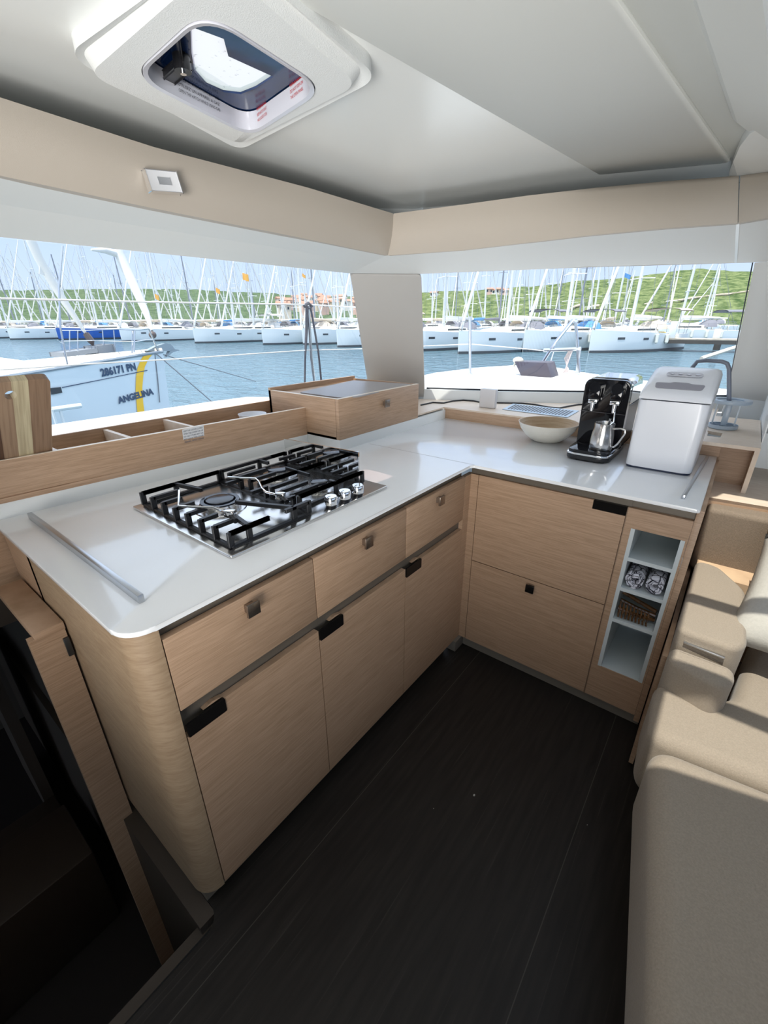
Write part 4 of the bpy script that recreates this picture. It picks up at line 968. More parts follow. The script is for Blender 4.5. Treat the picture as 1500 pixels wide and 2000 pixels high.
mb = MB(); mb.box(.776, 1.8, .62, .64, .0, .80); mb.build('back_panel', mat('dark_brown_panel', (.08, .065, .05)), SF)  # back panel in one even dark brown

def pillow(loc, rx, ry, rz, sx_, sy_, th, lab, m_):
    mb = MB(); N = 18; rows_t = []; rows_b = []
    for i in range(N + 1):
        rt = []; rb = []
        for j in range(N + 1):
            u_ = i / N * 2 - 1; v_ = j / N * 2 - 1
            h = th * ((1 - u_ ** 4) * (1 - v_ ** 4)) ** .55
            pin = 1 - .07 * (1 - abs(u_)) * abs(v_) - .0
            wob = .006 * noise.noise(Vector((u_ * 2.2, v_ * 2.2, sx_ * 9)))
            x = u_ * sx_ * (1 - .06 * (1 - v_ * v_)); y = v_ * sy_ * (1 - .06 * (1 - u_ * u_))
            rt.append((x, y, h + wob)); rb.append((x, y, -h + wob))
        rows_t.append(rt); rows_b.append(rb)
    mb.grid(rows_t); mb.grid(rows_b); bmesh.ops.remove_doubles(mb.bm, verts=mb.bm.verts, dist=1e-4)
    o = mb.build('throw_pillow', m_, smooth=180)
    u_ = Vector(rx).normalized(); v_ = Vector(ry).normalized(); w_ = u_.cross(v_).normalized(); v_ = w_.cross(u_)
    M_ = Matrix((u_, v_, w_)).transposed().to_4x4(); M_.translation = loc; o.matrix_world = M_
    return tag(o, lab, 'pillow')
pA = at_y(1447, 1044, .30); pB = at_y(1492, 1262, -.04); pR = pA + Vector((.36, -.06, .02))
pillow((pB + pR) / 2, (pR - pA), (pA - pB), 0, .20, (pA - pB).length / 2 + .01, .055, 'large cream linen pillow leaning in the sofa corner', PILLOW)
pillow((1.115, .385, .745), Vector((1, -.1, .05)), Vector((.0, .25, .95)), 0, .15, .12, .05, 'small beige pillow behind the cream one, against the backrest', FABRIC)

# ================================================================== STAIR SIDE, lower left
SD = empty('stair_partition', (-.5, -1.35, -.8), 'tall oak partition with a capped top beside the stairs, lower left', 'partition')
mb = MB(); mb.box(-.470, -.450, -1.394, -1.3175, -.84, .742); mb.build('upright', OAK, SD)
mb = MB(); mb.box(-.78, -.449, -1.381, -1.316, .735, .757, bev=.001); mb.build('top_cap', OAK, SD)
ltc = at_x(146, 1265, -.449)
mb = MB(); mb.box(-.450, -.443, -1.330, -1.3165, .655, .712, bev=.002); mb.build('latch_plate', mat('dull_latch_metal', (.10, .10, .10), rough=.35, metal=.8), SD)
mb = MB(); mb.prism([(-.83, -1.90, .725), (-.83, -1.262, .725), (-.83, -1.262, .915), (-.83, -1.90, .925)], (-.02, 0, 0)); o = mb.build('side_lining_panel', OAK); tag(o, 'small oak lining panel under the worktop at the far left edge', 'panel')
mb = MB(); mb.box(-.80, -.472, -1.3165, -1.3135, .06, .73); o = mb.build('stair_back_lining', mat('dark_lining_brown', (.045, .033, .025), rough=.7)); tag(o, 'dark lining between the oak partition and the galley end', 'panel')  # thin sheet in one even dark brown
ST = empty('staircase', (-.6, -1.8, -1.0), 'dark wooden steps going down into the port hull', 'stairs')
for i, (xa, xb, zz) in enumerate([(-1.05, -.75, -.40), (-1.35, -1.05, -.62)]):
    mb = MB(); mb.box(xa, xb, -2.1, -1.42, -.84, zz, bev=.008); mb.build('step', DARK_WOOD, ST)
mb = MB(); mb.box(-1.9, -1.36, -1.46, -1.42, -.84, .15); o = mb.build('hull_cabinet', mat('brown_cabinet_in_hull', (.06, .045, .034), rough=.6)); tag(o, 'dark brown cabinet down in the hull beyond the stairs', 'cabinet')
# crumbs on the floor
for i, (px, py, r_) in enumerate(((926, 1553, .0035), (847, 1579, .0015), (1147, 1611, .0012))):
    mb = MB(); mb.ball(at_z(px, py, .001), r_, 1, 1.4, .5, sub=1); o = mb.build('crumb', PILLOW); tag(o, ('pale crumb in the middle of the dark floor', 'tiny speck left of the pale crumb on the dark floor', 'tiny speck on the floor seam nearer the sofa')[i], 'crumb')
# ================================================================== OUTSIDE
WZ = -0.9
WATER = bpy.data.materials.new('harbour_water'); WATER.use_nodes = True; q = WATER.node_tree; b = q.nodes['Principled BSDF']
b.inputs['Base Color'].default_value = (.10, .19, .24, 1); b.inputs['Roughness'].default_value = .06; b.inputs['Specular IOR Level'].default_value = .8
tcn = q.nodes.new('ShaderNodeTexCoord')
def wn(scale, stretch, rot):
    mp = q.nodes.new('ShaderNodeMapping'); mp.inputs['Scale'].default_value = stretch; mp.inputs['Rotation'].default_value = (0, 0, rot); q.links.new(tcn.outputs['Object'], mp.inputs[0])
    z = q.nodes.new('ShaderNodeTexNoise'); z.inputs['Scale'].default_value = scale; z.inputs['Detail'].default_value = 3; q.links.new(mp.outputs[0], z.inputs['Vector']); return z
n1 = wn(.8, (1, 2.2, 1), .5); n2 = wn(3.2, (1, 2.0, 1), .5)
ad = q.nodes.new('ShaderNodeMath'); ad.operation = 'MULTIPLY_ADD'; ad.inputs[1].default_value = .35
q.links.new(n2.outputs['Fac'], ad.inputs[0]); q.links.new(n1.outputs['Fac'], ad.inputs[2])
bp = q.nodes.new('ShaderNodeBump'); bp.inputs['Strength'].default_value = 1.0; bp.inputs['Distance'].default_value = .5
q.links.new(ad.outputs[0], bp.inputs['Height']); q.links.new(bp.outputs[0], b.inputs['Normal'])
mb = MB(); mb.poly([(-900, -300, WZ), (900, -300, WZ), (900, 900, WZ), (-900, 900, WZ)]); o = mb.build('water', WATER); o['kind'] = 'stuff'; tag(o, 'rippled blue harbour water around the boats', 'water')

# hills
def hill_mat(name, c1, c2, road=False):
    M = bpy.data.materials.new(name); M.use_nodes = True; q = M.node_tree; b = q.nodes['Principled BSDF']
    t = q.nodes.new('ShaderNodeTexCoord'); z = q.nodes.new('ShaderNodeTexNoise'); z.inputs['Scale'].default_value = .22; z.inputs['Detail'].default_value = 7; z.inputs['Roughness'].default_value = .65
    mp = q.nodes.new('ShaderNodeMapping'); mp.inputs['Scale'].default_value = (1, .6, 2.6); q.links.new(t.outputs['Object'], mp.inputs[0]); q.links.new(mp.outputs[0], z.inputs['Vector'])
    r = q.nodes.new('ShaderNodeValToRGB'); r.color_ramp.elements[0].position = .38; r.color_ramp.elements[0].color = (*c1, 1); r.color_ramp.elements[1].position = .60; r.color_ramp.elements[1].color = (*c2, 1)
    q.links.new(z.outputs['Fac'], r.inputs[0]); q.links.new(r.outputs[0], b.inputs['Base Color']); b.inputs['Roughness'].default_value = 1; b.inputs['Specular IOR Level'].default_value = 0
    return M
HILL = hill_mat('green_scrub_hillside', (.055, .09, .035), (.19, .225, .10))
HILL2 = hill_mat('green_far_hillside', (.065, .10, .055), (.13, .175, .10))
def hill(name, prof, base_px, d_base, d_top, m_, lab, seed=0, amp=3.0):
    """ridge given as direction/elevation pairs read off the photo, built as terrain between d_base and d_top metres away"""
    mb = MB(); rows = []; N = 110; Mv = 26
    xs = [p[0] for p in prof]
    def elev(px):
        for (a, ya), (b2, yb2) in zip(prof, prof[1:]):
            if a <= px <= b2: return ya + (yb2 - ya) * (px - a) / (b2 - a)
        return prof[-1][1]
    for i in range(N + 1):
        px = xs[0] + (xs[-1] - xs[0]) * i / N
        r = ray(px, elev(px)); hl = math.hypot(r.x, r.y); dirh = Vector((r.x / hl, r.y / hl, 0)); ztop = CAM.z + r.z / hl * d_top
        col_ = []
        for j in range(Mv + 1):
            t = j / Mv; d = d_base + (d_top - d_base) * t
            z = WZ + (ztop - WZ) * (t ** .8)
            p = Vector((CAM.x, CAM.y, 0)) + dirh * d
            nz_ = noise.fractal(Vector((p.x * .018, p.y * .018, seed)), 1.0, 2.0, 5)
            fine = noise.noise(Vector((p.x * .09, p.y * .09, seed + 4)))
            k = min(1, t * 6)
            if j == Mv: nz_ *= .12
            col_.append((p.x, p.y, z + k * (nz_ * amp + fine * .9)))
        rows.append(col_)
    mb.grid(rows)
    # back slope so that the hill has a body
    mb.grid([[r_[-1], (r_[-1][0] * 1.4, r_[-1][1] * 1.4, WZ)] for r_ in rows])
    o = mb.build(name, m_, smooth=180); tag(o, lab, 'hill'); return o
hill('hill', [(-500, 584), (-100, 575), (0, 571), (60, 568), (150, 565), (260, 564), (330, 565), (420, 568), (480, 572), (560, 576), (700, 580), (780, 584), (860, 590)], None, 330, 620, HILL2, 'low dark green wooded hill across the water on the left', 1, 2.5)
hill('hill', [(740, 590), (820, 574), (870, 572), (905, 568), (950, 566), (1000, 562), (1050, 558), (1085, 555), (1125, 550), (1180, 546), (1230, 541), (1290, 533), (1335, 528), (1375, 527), (1430, 530), (1500, 531), (1700, 545), (1900, 575)], None, 260, 480, HILL, 'tall bright green scrub covered hill beyond the marina on the right', 7, 4)
# pale dirt tracks on the right hill
TRACK = mat('pale_earth_track', (.66, .55, .44), rough=1, noise_amt=.2, noise_scale=.5)
def hill_hit(px, py):
    hl_ = bpy.data.objects.get('hill.001')
    r = ray(px, py).normalized(); ok, loc, nrm, idx = hl_.ray_cast(CAM, r)
    return loc if ok else None
bpy.context.view_layer.update()
for pts_, lab in ((((1300, 590), (1330, 587), (1355, 583), (1375, 580), (1400, 577), (1420, 576), (1436, 573), (1460, 570), (1500, 569)), 'long pale earth track crossing the right hill'), (((1258, 595), (1274, 592)), 'short pale clearing on the right hill, left of the long track'), (((1112, 604), (1122, 600), (1132, 597)), 'short pale clearing on the right hill above the flagged mast'), (((1150, 602), (1158, 599), (1170, 598)), 'pale clearing halfway along the foot of the right hill')):
    P_ = [hill_hit(*p) for p in pts_]; P_ = [p + Vector((0, 0, .3)) + (CAM - p).normalized() * 3 for p in P_ if p is not None]
    if len(P_) > 1:
        mb = MB(); mb.tube(P_, [.3 + .25 * ((i * 7) % 3) for i in range(len(P_))], 6); o = mb.build('earth_track', TRACK); tag(o, lab, 'track')
# town houses on the saddle
random.seed(11)
TILE = mat('terracotta_roof', (.46, .24, .17), rough=.9); WALLS = [mat('house_wall_%s' % n_, c, rough=.9) for n_, c in (('cream', (.72, .60, .46)), ('pink', (.74, .50, .42)), ('white', (.78, .75, .70)))]
PANE = mat('dark_window_pane', (.04, .05, .06), rough=.2)
def house(px, py, d, w_, h_, k, lab='small red roofed house of the hillside town, left window beside the pillar', grp='town houses across the water'):
    r = ray(px, py); hl = math.hypot(r.x, r.y); p = Vector((CAM.x, CAM.y, 0)) + Vector((r.x, r.y, 0)) / hl * d; z = CAM.z + r.z / hl * d
    A = empty('house', (p.x, p.y, z), lab, 'house', grp)
    a = -math.atan2(r.x, r.y) + random.uniform(-.5, .5)
    u = Vector((math.cos(a), math.sin(a), 0)); v = Vector((-math.sin(a), math.cos(a), 0)); dd = w_ * .7
    mb = MB(); mb.obox((p.x, p.y, z - 6), u * w_ / 2, v * dd / 2, (0, 0, h_ / 2 + 6)); mb.build('walls', WALLS[k % 3], A)
    c = Vector((p.x, p.y, z + h_ / 2)); e_ = .6
    mb = MB(); L = u * (w_ / 2 + e_); D2 = v * (dd / 2 + e_); R2 = Vector((0, 0, w_ * .22))
    mb.prism([c - L - D2, c - L + D2, c - L + R2], L * 2); mb.build('roof', TILE, A)
    mb = MB()
    for s in (-.28, .28): mb.obox(Vector((p.x, p.y, z + h_ * .1)) + u * w_ * s - v * (dd / 2 + .05), u * .6, v * .05, (0, 0, .8))
    mb.build('windows', PANE, A)
spots = []
for i in range(58):
    px = random.uniform(548, 735); py = random.triangular(577, 602, 588) + (4 if px < 590 else 0)
    if any(abs(px - a) < 3.4 and abs(py - b_) < 3 for a, b_ in spots): continue
    spots.append((px, py)); wn_ = ('cream', 'pink', 'white')[i % 3]; house(px, py, 520 - (py - 577) * 7, random.uniform(4.5, 8), random.uniform(3, 5.5), i, 'small red roofed house with %s walls in the hillside town beside the pillar' % wn_, '%s walled town houses across the water' % wn_)
for px, py in ((822, 590), (830, 592), (838, 589), (848, 576), (955, 569), (968, 571), (975, 569), (985, 571)): house(px, py, 400, 5.5, 3, int(px), 'small red roofed house on the ridge above the moored boats, front window', 'ridge houses in the front window')

# ---------------------------------------------------------------- sailboats
HULLW = mat('white_hull', (.72, .76, .77), rough=.25); HULLB = mat('royal_blue_hull', (.03, .11, .42), rough=.25)
DECK = mat('cream_deck', (.76, .74, .68), rough=.6); BOOT = mat('dark_waterline', (.05, .06, .07), rough=.5)
MASTM = mat('pale_aluminium_mast', (.78, .78, .76), rough=.4, metal=.3); MASTD = mat('dark_mast', (.24, .26, .30), rough=.5); RIG = mat('rigging_wire', (.25, .26, .28), rough=.5, metal=.5)
SAILW = mat('sail_cover_white', (.74, .73, .70), rough=.8); CANVAS_BLUE = mat('canvas_blue', (.10, .28, .55), rough=.8); CANVAS_GREY = mat('canvas_grey', (.20, .20, .23), rough=.8); CANVAS_CREAM = mat('canvas_cream', (.55, .47, .38), rough=.8)
FEND = mat('fender_white', (.75, .74, .66), rough=.5); FEND_D = mat('fender_navy', (.05, .06, .09), rough=.5)
ORANGE = mat('orange_cloth', (.80, .42, .10), rough=.8); YELLOW = mat('yellow_plastic', (.85, .60, .06), rough=.5); REDC = mat('red_cloth', (.60, .08, .07), rough=.8)
def hull_sections(L, B, fb, fs):
    secs = []
    for i in range(15):
        t = i / 14; x = -L * .5 + L * t
        w_ = B / 2 * (0.80 + .2 * math.sin(min(1, t / .55) * math.pi / 2)) * (1 if t < .5 else max(.015, math.cos((t - .5) / .5 * math.pi / 2) ** .72))
        z = fs + (fb - fs) * t ** 1.4
        rk = .0
        secs.append((x, w_, z))
    return secs
def sailboat(loc, heading, lab, group=None, L=11.0, B=3.6, fb=1.65, fs=1.25, hull=None, mh=15.0, lean=0.0, cover=None, dodger=None, bimini=None, mastm=None, fend=None, level=2, cat='sailboat', rigs=True):
    """bow towards local +x; heading in degrees from +x"""
    hull = hull or HULLW; cover = cover or SAILW; mastm = mastm or MASTM
    S = empty('sailboat', (0, 0, 0), lab, cat, group)
    secs = hull_sections(L, B, fb, fs)
    mb = MB(); rows = []
    for x, w_, z in secs:
        rows.append([(x, -w_, z), (x, -w_ * .985, z * .6), (x * .995, -w_ * .93, 0.12), (x * .99, -w_ * .80, -.25), (x * .98, 0, -.5), (x * .99, w_ * .80, -.25), (x * .995, w_ * .93, 0.12), (x, w_ * .985, z * .6), (x, w_, z)])
    mb.grid(rows); mb.poly(rows[0]); mb.poly(rows[-1]); mb.build('hull', hull, S, smooth=60)
    mb = MB()
    for s in (-1, 1): mb.grid([[(x, s * (w_ * .945 + .012), .02), (x, s * (w_ * .95 + .014), .20)] for x, w_, z in secs])
    mb.build('waterline_stripe', BOOT, S)
    mb = MB(); mb.grid([[(x, -w_, z), (x, 0, z + .07), (x, w_, z)] for x, w_, z in secs]); mb.build('deck', DECK, S, smooth=60)
    # coachroof
    mb = MB(); rows = []
    for t, k in ((-.18, .0), (-.17, .9), (0, 1), (.12, .85), (.24, .45), (.30, .0)):
        zz = fs + (fb - fs) * (.5 + t) ** 1.4; w2 = B * .27 * (1 - max(0, t) * 1.6); h2_ = .42 * k
        rows.append([(t * L, -w2, zz), (t * L, -w2 * .85, zz + h2_), (t * L, 0, zz + h2_ * 1.15), (t * L, w2 * .85, zz + h2_), (t * L, w2, zz)])
    mb.grid(rows); mb.build('coachroof', DECK, S, smooth=50)
    if level >= 1:
        mb = MB()
        for s in (-1, 1):
            for t in (.12, .30):
                j = int((.5 + t) * 14); x, w_, z = secs[j]; x2, w2_, _ = secs[j + 1]
                a = Vector((x, s * (w_ * .985 + .015), z * .62)); b2 = Vector((x + .55, s * (w_ + (w2_ - w_) * .55 / (x2 - x) + .0) * .985 + s * .015, z * .62))
                mb.prism([a, b2, b2 + Vector((0, 0, .16)), a + Vector((0, 0, .16))], (0, s * .01, 0))
            mb.box(-.12 * L, .10 * L, s * B * .255 - .01, s * B * .255 + .01, fs + .30, fs + .42)
        mb.build('portlights', PANE, S)
    mx_ = .06 * L
    mb = MB(); mb.tube([(mx_, 0, fs + .3), (mx_ - .15, 0, mh * .5), (mx_ - .35, 0, mh)], [.13, .125, .09], 8); mb.build('mast', mastm, S)
    mb = MB()
    for f, w2 in ((.38, .85), (.66, .62)): mb.tube([(mx_ - .3, -w2 - .15, mh * f), (mx_, 0, mh * f + .05), (mx_ - .3, w2 + .15, mh * f)], .035, 6)
    mb.build('spreaders', mastm, S)
    if rigs:
        mb = MB(); 
        for s in (-1, 1):
            mb.tube([(mx_ - .3, s * B * .42, fs), (mx_ - .3, s * 1.0, mh * .38), (mx_ - .3, s * .77, mh * .66), (mx_ - .3, 0, mh * .95)], .014, 4, caps=False)
        mb.tube([(-L * .49, 0, fs), (mx_ - .35, 0, mh)], .012, 4, caps=False); mb.build('rigging', RIG, S)
        mb = MB(); mb.tube([(L * .485, 0, fb + .1), (L * .485 - (L * .485 - mx_) * .93, 0, fb + (mh - fb) * .90)], [.12, .06], 7); mb.build('furled_headsail', SAILW, S)
    mb = MB(); mb.tube([(mx_ - .1, 0, fs + 1.25), (mx_ - L * .20, 0, fs + 1.22), (mx_ - L * .38, 0, fs + 1.2)], [.22, .19, .10], 8); mb.build('boom_and_sail_cover', cover, S)
    if level >= 1:
        if dodger:
            mb = MB(); rows = []
            for t in range(7):
                a = math.pi * t / 6; rows.append([(-.17 * L + dx, -math.cos(a) * B * .30 * s_, fs + .35 + math.sin(a) * hh * 1.0) for dx, s_, hh in ((.25, .9, .15), (-.25, 1, .65), (-.9, 1.02, .70))])
            mb.grid(rows); mb.build('sprayhood', dodger, S, smooth=60)
        if bimini:
            mb = MB(); rows = []
            for t in range(7):
                a = math.pi * t / 6; rows.append([(-.40 * L + dx, -math.cos(a) * B * .42, fs + 1.75 + math.sin(a) * .22) for dx in (-.9, 0, .9)])
            mb.grid(rows); mb.grid([[ (p[0], p[1], p[2] - .05) for p in r_] for r_ in rows])
            mb.build('bimini', bimini, S, smooth=60)
            mb = MB()
            for dx in (-.9, .9):
                for s in (-1, 1): mb.tube([(-.40 * L + dx * .6, s * B * .42, fs), (-.40 * L + dx, s * B * .42, fs + 1.75)], .02, 5)
            mb.build('bimini_frame', RIG, S)
        mb = MB()
        for s in (-1, 1):
            for t in (-.4, -.25, -.1, .05, .2, .33): 
                x, w_, z = secs[int((t + .5) * 14)]; mb.tube([(x, s * w_ * .97, z), (x, s * w_ * .97, z + .6)], .014, 4)
            mb.tube([(x_, s * w_ * .97, z + .6) for x_, w_, z in secs[1:13]], .010, 4, caps=False)
        mb.tube([(secs[12][0], -secs[12][1], fb + .55), (L * .49, -.12, fb + .62), (L * .5, 0, fb + .62), (L * .49, .12, fb + .62), (secs[12][0], secs[12][1], fb + .55)], .018, 5)
        mb.tube([(L * .49, -.12, fb), (L * .49, -.12, fb + .62)], .016, 5); mb.tube([(L * .49, .12, fb), (L * .49, .12, fb + .62)], .016, 5)
        mb.build('lifelines', RIG, S)
        if fend:
            for t in (.05, -.12, -.25):
                for s in (-1, 1):
                    x, w_, z = secs[int((t + .5) * 14)]; mb = MB(); mb.tube([(x, s * (w_ + .13), z * .95), (x, s * (w_ + .14), z * .9), (x, s * (w_ + .14), z * .5), (x, s * (w_ + .12), z * .42)], [.04, .13, .13, .04], 9); mb.build('fender', fend, S)
    S.location = loc; S.rotation_euler = (math.radians(lean), 0, math.radians(heading))
    return S
def at_water(px, py): return at_z(px, py, WZ)
def bow_at(px, py, heading, L): 
    p = at_water(px, py); a = math.radians(heading); return Vector((p.x - math.cos(a) * L / 2, p.y - math.sin(a) * L / 2, WZ))
G1 = 'white sailboats moored side by side across the harbour'
front = [  # bow px, waterline py, heading, L, options, label
 (-60, 662, -96, 12, dict(dodger=CANVAS_GREY), 'white sailboat moored farthest left, cut off by the window frame'),
 (20, 664, -96, 11, dict(dodger=CANVAS_GREY), 'white sailboat moored left of the blue hulled one, partly behind the near bow'),
 (115, 664.5, -92, 12.5, dict(hull=HULLB, dodger=SAILW), 'sailboat with a royal blue hull across the harbour'),
 (238, 668, -92, 12.5, dict(dodger=CANVAS_GREY), 'white sailboat moored right of the blue hull, behind the near pulpit'),
 (381, 671, -94, 12, dict(dodger=SAILW, bimini=SAILW), 'white sailboat with a single dark hull window, third right of the blue hull'),
 (434, 669, -94, 10.5, dict(dodger=SAILW), 'white sailboat with only its narrow bow showing between two others in the left window'),
 (514, 674, -94, 12, dict(dodger=CANVAS_CREAM, cover=CANVAS_CREAM), 'white sailboat with a cream sail cover in the middle of the left window'),
 (592, 674, -95, 11.5, dict(dodger=SAILW, bimini=CANVAS_CREAM), 'white sailboat behind the grey rope bundle in the left window'),
 (659, 679, -96, 11.5, dict(dodger=CANVAS_CREAM, bimini=CANVAS_CREAM), 'white sailboat at the right edge of the left window beside the pillar'),
 (735, 684, -97, 11.5, dict(), None),
 (787, 687, -98, 11.5, dict(dodger=CANVAS_GREY, fend=FEND_D, cover=SAILW), 'white sailboat with a dark fender at the left edge of the front window'),
 (894, 692, -104, 12.5, dict(dodger=CANVAS_GREY, fend=FEND_D, bimini=CANVAS_GREY), 'white sailboat with three dark fenders and a grey sprayhood in the front window'),
 (1020, 688, -108, 11.5, dict(dodger=CANVAS_BLUE, fend=FEND, bimini=CANVAS_GREY), 'white sailboat with a blue sprayhood and white fenders in the front window'),
 (1149, 690, -112, 10.5, dict(dodger=CANVAS_CREAM, fend=FEND, bimini=CANVAS_CREAM, cover=SAILW), 'white sailboat with a cream bimini above the coffee machine'),
 (1232, 670, -150, 10.0, dict(dodger=CANVAS_GREY, bimini=CANVAS_GREY, fend=FEND), 'white sailboat with a dark bimini behind the wooden jetty'),
]
for px, py, hd, L, kw, lab in front:
    if lab is None: continue
    sailboat(bow_at(px, py, hd, L), hd, lab, G1, L=L, mh=L * 1.3, lean=random.uniform(-.6, .6), **kw)
sailboat(bow_at(1318, 652, -140, 10), -140, 'white sailboat beyond the jetty at the foot of the hill', G1, L=10, mh=13, dodger=CANVAS_GREY, fend=FEND)
sailboat(bow_at(1432, 651, -20, 9), 200, 'white boat cut off by the right edge of the front window', G1, L=9, mh=9, dodger=SAILW)
# second and third rows: masts and hulls half hidden behind the first row
rowm = [MASTM, MASTM, MASTD, MASTM]; cov = [SAILW, CANVAS_BLUE, CANVAS_GREY, SAILW, CANVAS_CREAM]
random.seed(5)
protos = []
for i in range(5):
    protos.append(sailboat(Vector((0, 0, WZ)), 0, 'sailboat of the back rows showing mostly its mast above the front row', 'sailboats in the rows behind', L=10 + i * .6, mh=11.5 + i * .9, cover=cov[i], dodger=[CANVAS_GREY, CANVAS_BLUE, SAILW, CANVAS_GREY, CANVAS_CREAM][i], mastm=rowm[i % 4], level=1))
used = [0] * 5
desc = ['pale mast and white sail cover', 'pale mast and blue sail cover', 'dark mast and grey sail cover', 'tall pale mast and white sail cover', 'tallest pale mast and cream sail cover']
def place(k, x, y, hd, ln, win='left'):
    o = protos[k] if not used[k] else copy_tree(protos[k]); used[k] = 1
    tag(o, 'back row sailboat with %s, %s window' % (desc[k], win), None, 'back row sailboats with %s, %s window' % (desc[k], win))
    o.location = (x, y, WZ); o.rotation_euler = (math.radians(ln), 0, math.radians(hd))
def col_place(px, dist, k, hd):
    r = ray(px, 640); hl = math.hypot(r.x, r.y); place(k, CAM.x + r.x / hl * dist, CAM.y + r.y / hl * dist, hd, random.uniform(-1.2, 1.2), 'left' if px < 760 else 'front')
i = 0
for px in range(-30, 700, 24):
    t = (px + 30) / 730; col_place(px + random.uniform(-8, 8), 118 - 44 * t + random.uniform(-3, 3), i % 5, 95 + random.uniform(-6, 6)); i += 1
for px in range(-20, 700, 34):
    t = (px + 30) / 730; col_place(px + random.uniform(-12, 12), 150 - 40 * t + random.uniform(-4, 4), (i * 3) % 5, -90 + random.uniform(-6, 6)); i += 1
for px in (838, 868, 905, 942, 968, 1000, 1030, 1062, 1095, 1122, 1152, 1190): col_place(px + random.uniform(-5, 5), random.uniform(72, 82), i % 5, 80 + random.uniform(-10, 10)); i += 1
for px in (850, 890, 925, 985, 1015, 1048, 1080, 1110, 1142, 1180, 1215, 1292, 1305, 1375): col_place(px + random.uniform(-5, 5), random.uniform(104, 120), (i * 2) % 5, -80 + random.uniform(-10, 10)); i += 1

# jetty on the right
J = empty('jetty', tuple(at_water(1300, 700)), 'long wooden jetty on dark piles at the right of the front window', 'jetty')
ja = at_z(1225, 660, WZ + .95); jb = at_z(1500, 664, WZ + .95)
JW = mat('weathered_planks', (.50, .44, .36), rough=.9, noise_amt=.3, noise_scale=3); JD = mat('dark_pile', (.06, .055, .05), rough=.8)
dv_ = (jb - ja).normalized(); nv = Vector((-dv_.y, dv_.x, 0))
mb = MB(); mb.prism([ja, jb, jb + nv * 2.2, ja + nv * 2.2], (0, 0, -.08)); mb.build('deck_planks', JW, J)
mb = MB(); mb.prism([ja + Vector((0, 0, -.08)), jb + Vector((0, 0, -.08)), jb + Vector((0, 0, -.36)), ja + Vector((0, 0, -.36))], nv * .2); mb.build('edge_beam', JD, J)
for px in (1242, 1304, 1405, 1470):
    c = at_z(px, 664, WZ + .8) + nv * .9
    mb = MB(); mb.tube([c + Vector((0, 0, -2.5)), c + Vector((0, 0, .1))], .25, 12); mb.build('pile', JD, J)
for px, lab in ((1309, 'white power pedestal on the jetty'), (1399, 'small white post on the jetty, right of the pedestal')):
    c = at_z(px, 662, WZ + .95) + nv * 1.2; h_ = 1.25 if px < 1350 else .7
    mb = MB(); mb.obox(c + Vector((0, 0, h_ / 2)), (.24, 0, 0), (0, .2, 0), (0, 0, h_ / 2), bev=.05); o = mb.build('service_pedestal', HULLW); tag(o, lab, 'pedestal')
c = at_z(1272, 660, WZ + .95) + nv * .8
mb = MB(); mb.obox(c + Vector((0, 0, .25)), (.9, 0, 0), (0, .35, 0), (0, 0, .22), bev=.1); o = mb.build('kayak', YELLOW); tag(o, 'yellow kayak lying on the jetty', 'kayak')

# ---------------------------------------------------------------- the near neighbour yacht with name and number
HB2 = mat('pale_blue_white_hull', (.70, .78, .82), rough=.2)
NB = empty('neighbour_yacht', (-9.6, 1.0, WZ), 'near yacht with yellow stripe and dark name and number on its bow', 'yacht')
t_ = 10.5
S0 = CAM + ray(318, 690) * 10.5; S0.z = .76 + .0
S0 = at_z(318, 688, .76); S1 = at_z(0, 740, .52)
hd_ = (S1 - S0).normalized(); S2 = S1 + hd_ * 7; S2.z = .42
W0 = Vector((S0.x - .02, S0.y - .12, WZ - .2)); W1 = Vector((S1.x, S1.y, WZ - .2)) + Vector((-.10, 0, 0)); W2 = Vector((S2.x - .1, S2.y, WZ - .2))
far = Vector((-hd_.y, hd_.x, 0)); far = far if far.x < 0 else -far
beam = 3.9
def farside(p, k): return p + far * beam * k
ss = [S0, S0.lerp(S1, .5), S1, S2]; ws = [W0, W0.lerp(W1, .5), W1, W2]
# port side sweeps away from the stem
fs_ = [S0 + far * .02, S0.lerp(S1, .5) + far * 2.2, S1 + far * 3.4, S2 + far * 3.9]; fw_ = [W0 + far * .02, W0.lerp(W1, .5) + far * 1.8, W1 + far * 3.1, W2 + far * 3.6]
mb = MB(); mb.grid([[a, a.lerp(b2, .5), b2] for a, b2 in zip(ss, ws)]); mb.grid([[a, b2] for a, b2 in zip(fs_, fw_)]); mb.poly([ss[0], fs_[0], fw_[0], ws[0]]); mb.poly([ss[3], fs_[3], fw_[3], ws[3]])
mb.build('hull', HB2, NB, smooth=20)
mb = MB(); mb.grid([[a, a.lerp(b2, .5) + Vector((0, 0, .10)), b2] for a, b2 in zip(ss, fs_)]); mb.build('deck', mat('cream_near_deck', (.78, .75, .66), rough=.6), NB, smooth=60)
mb = MB(); mb.tube([p + Vector((.0, 0, .02)) for p in ss], .035, 6); mb.build('toe_rail', mat('slate_toe_rail', (.30, .34, .38), rough=.4), NB)
# coachroof of the neighbour
c0_ = S0.lerp(S1, .62) + far * 1.15; c1_ = S1 + hd_ * 3 + far * 1.0
mb = MB(); rows = []
for t, k in ((0, .0), (.12, .45), (.35, .85), (.7, 1.0), (1, 1.05)):
    p = c0_.lerp(c1_, t); wq = .3 + 1.5 * min(1, t * 2.2)
    rows.append([p + Vector((0, 0, .05)) - far * 0, p + far * wq * .2 + Vector((0, 0, .05 + .32 * k)), p + far * wq + Vector((0, 0, .05 + .40 * k)), p + far * wq * 1.4 + Vector((0, 0, .0))])
mb.grid(rows); mb.build('coachroof', DECK, NB, smooth=60)
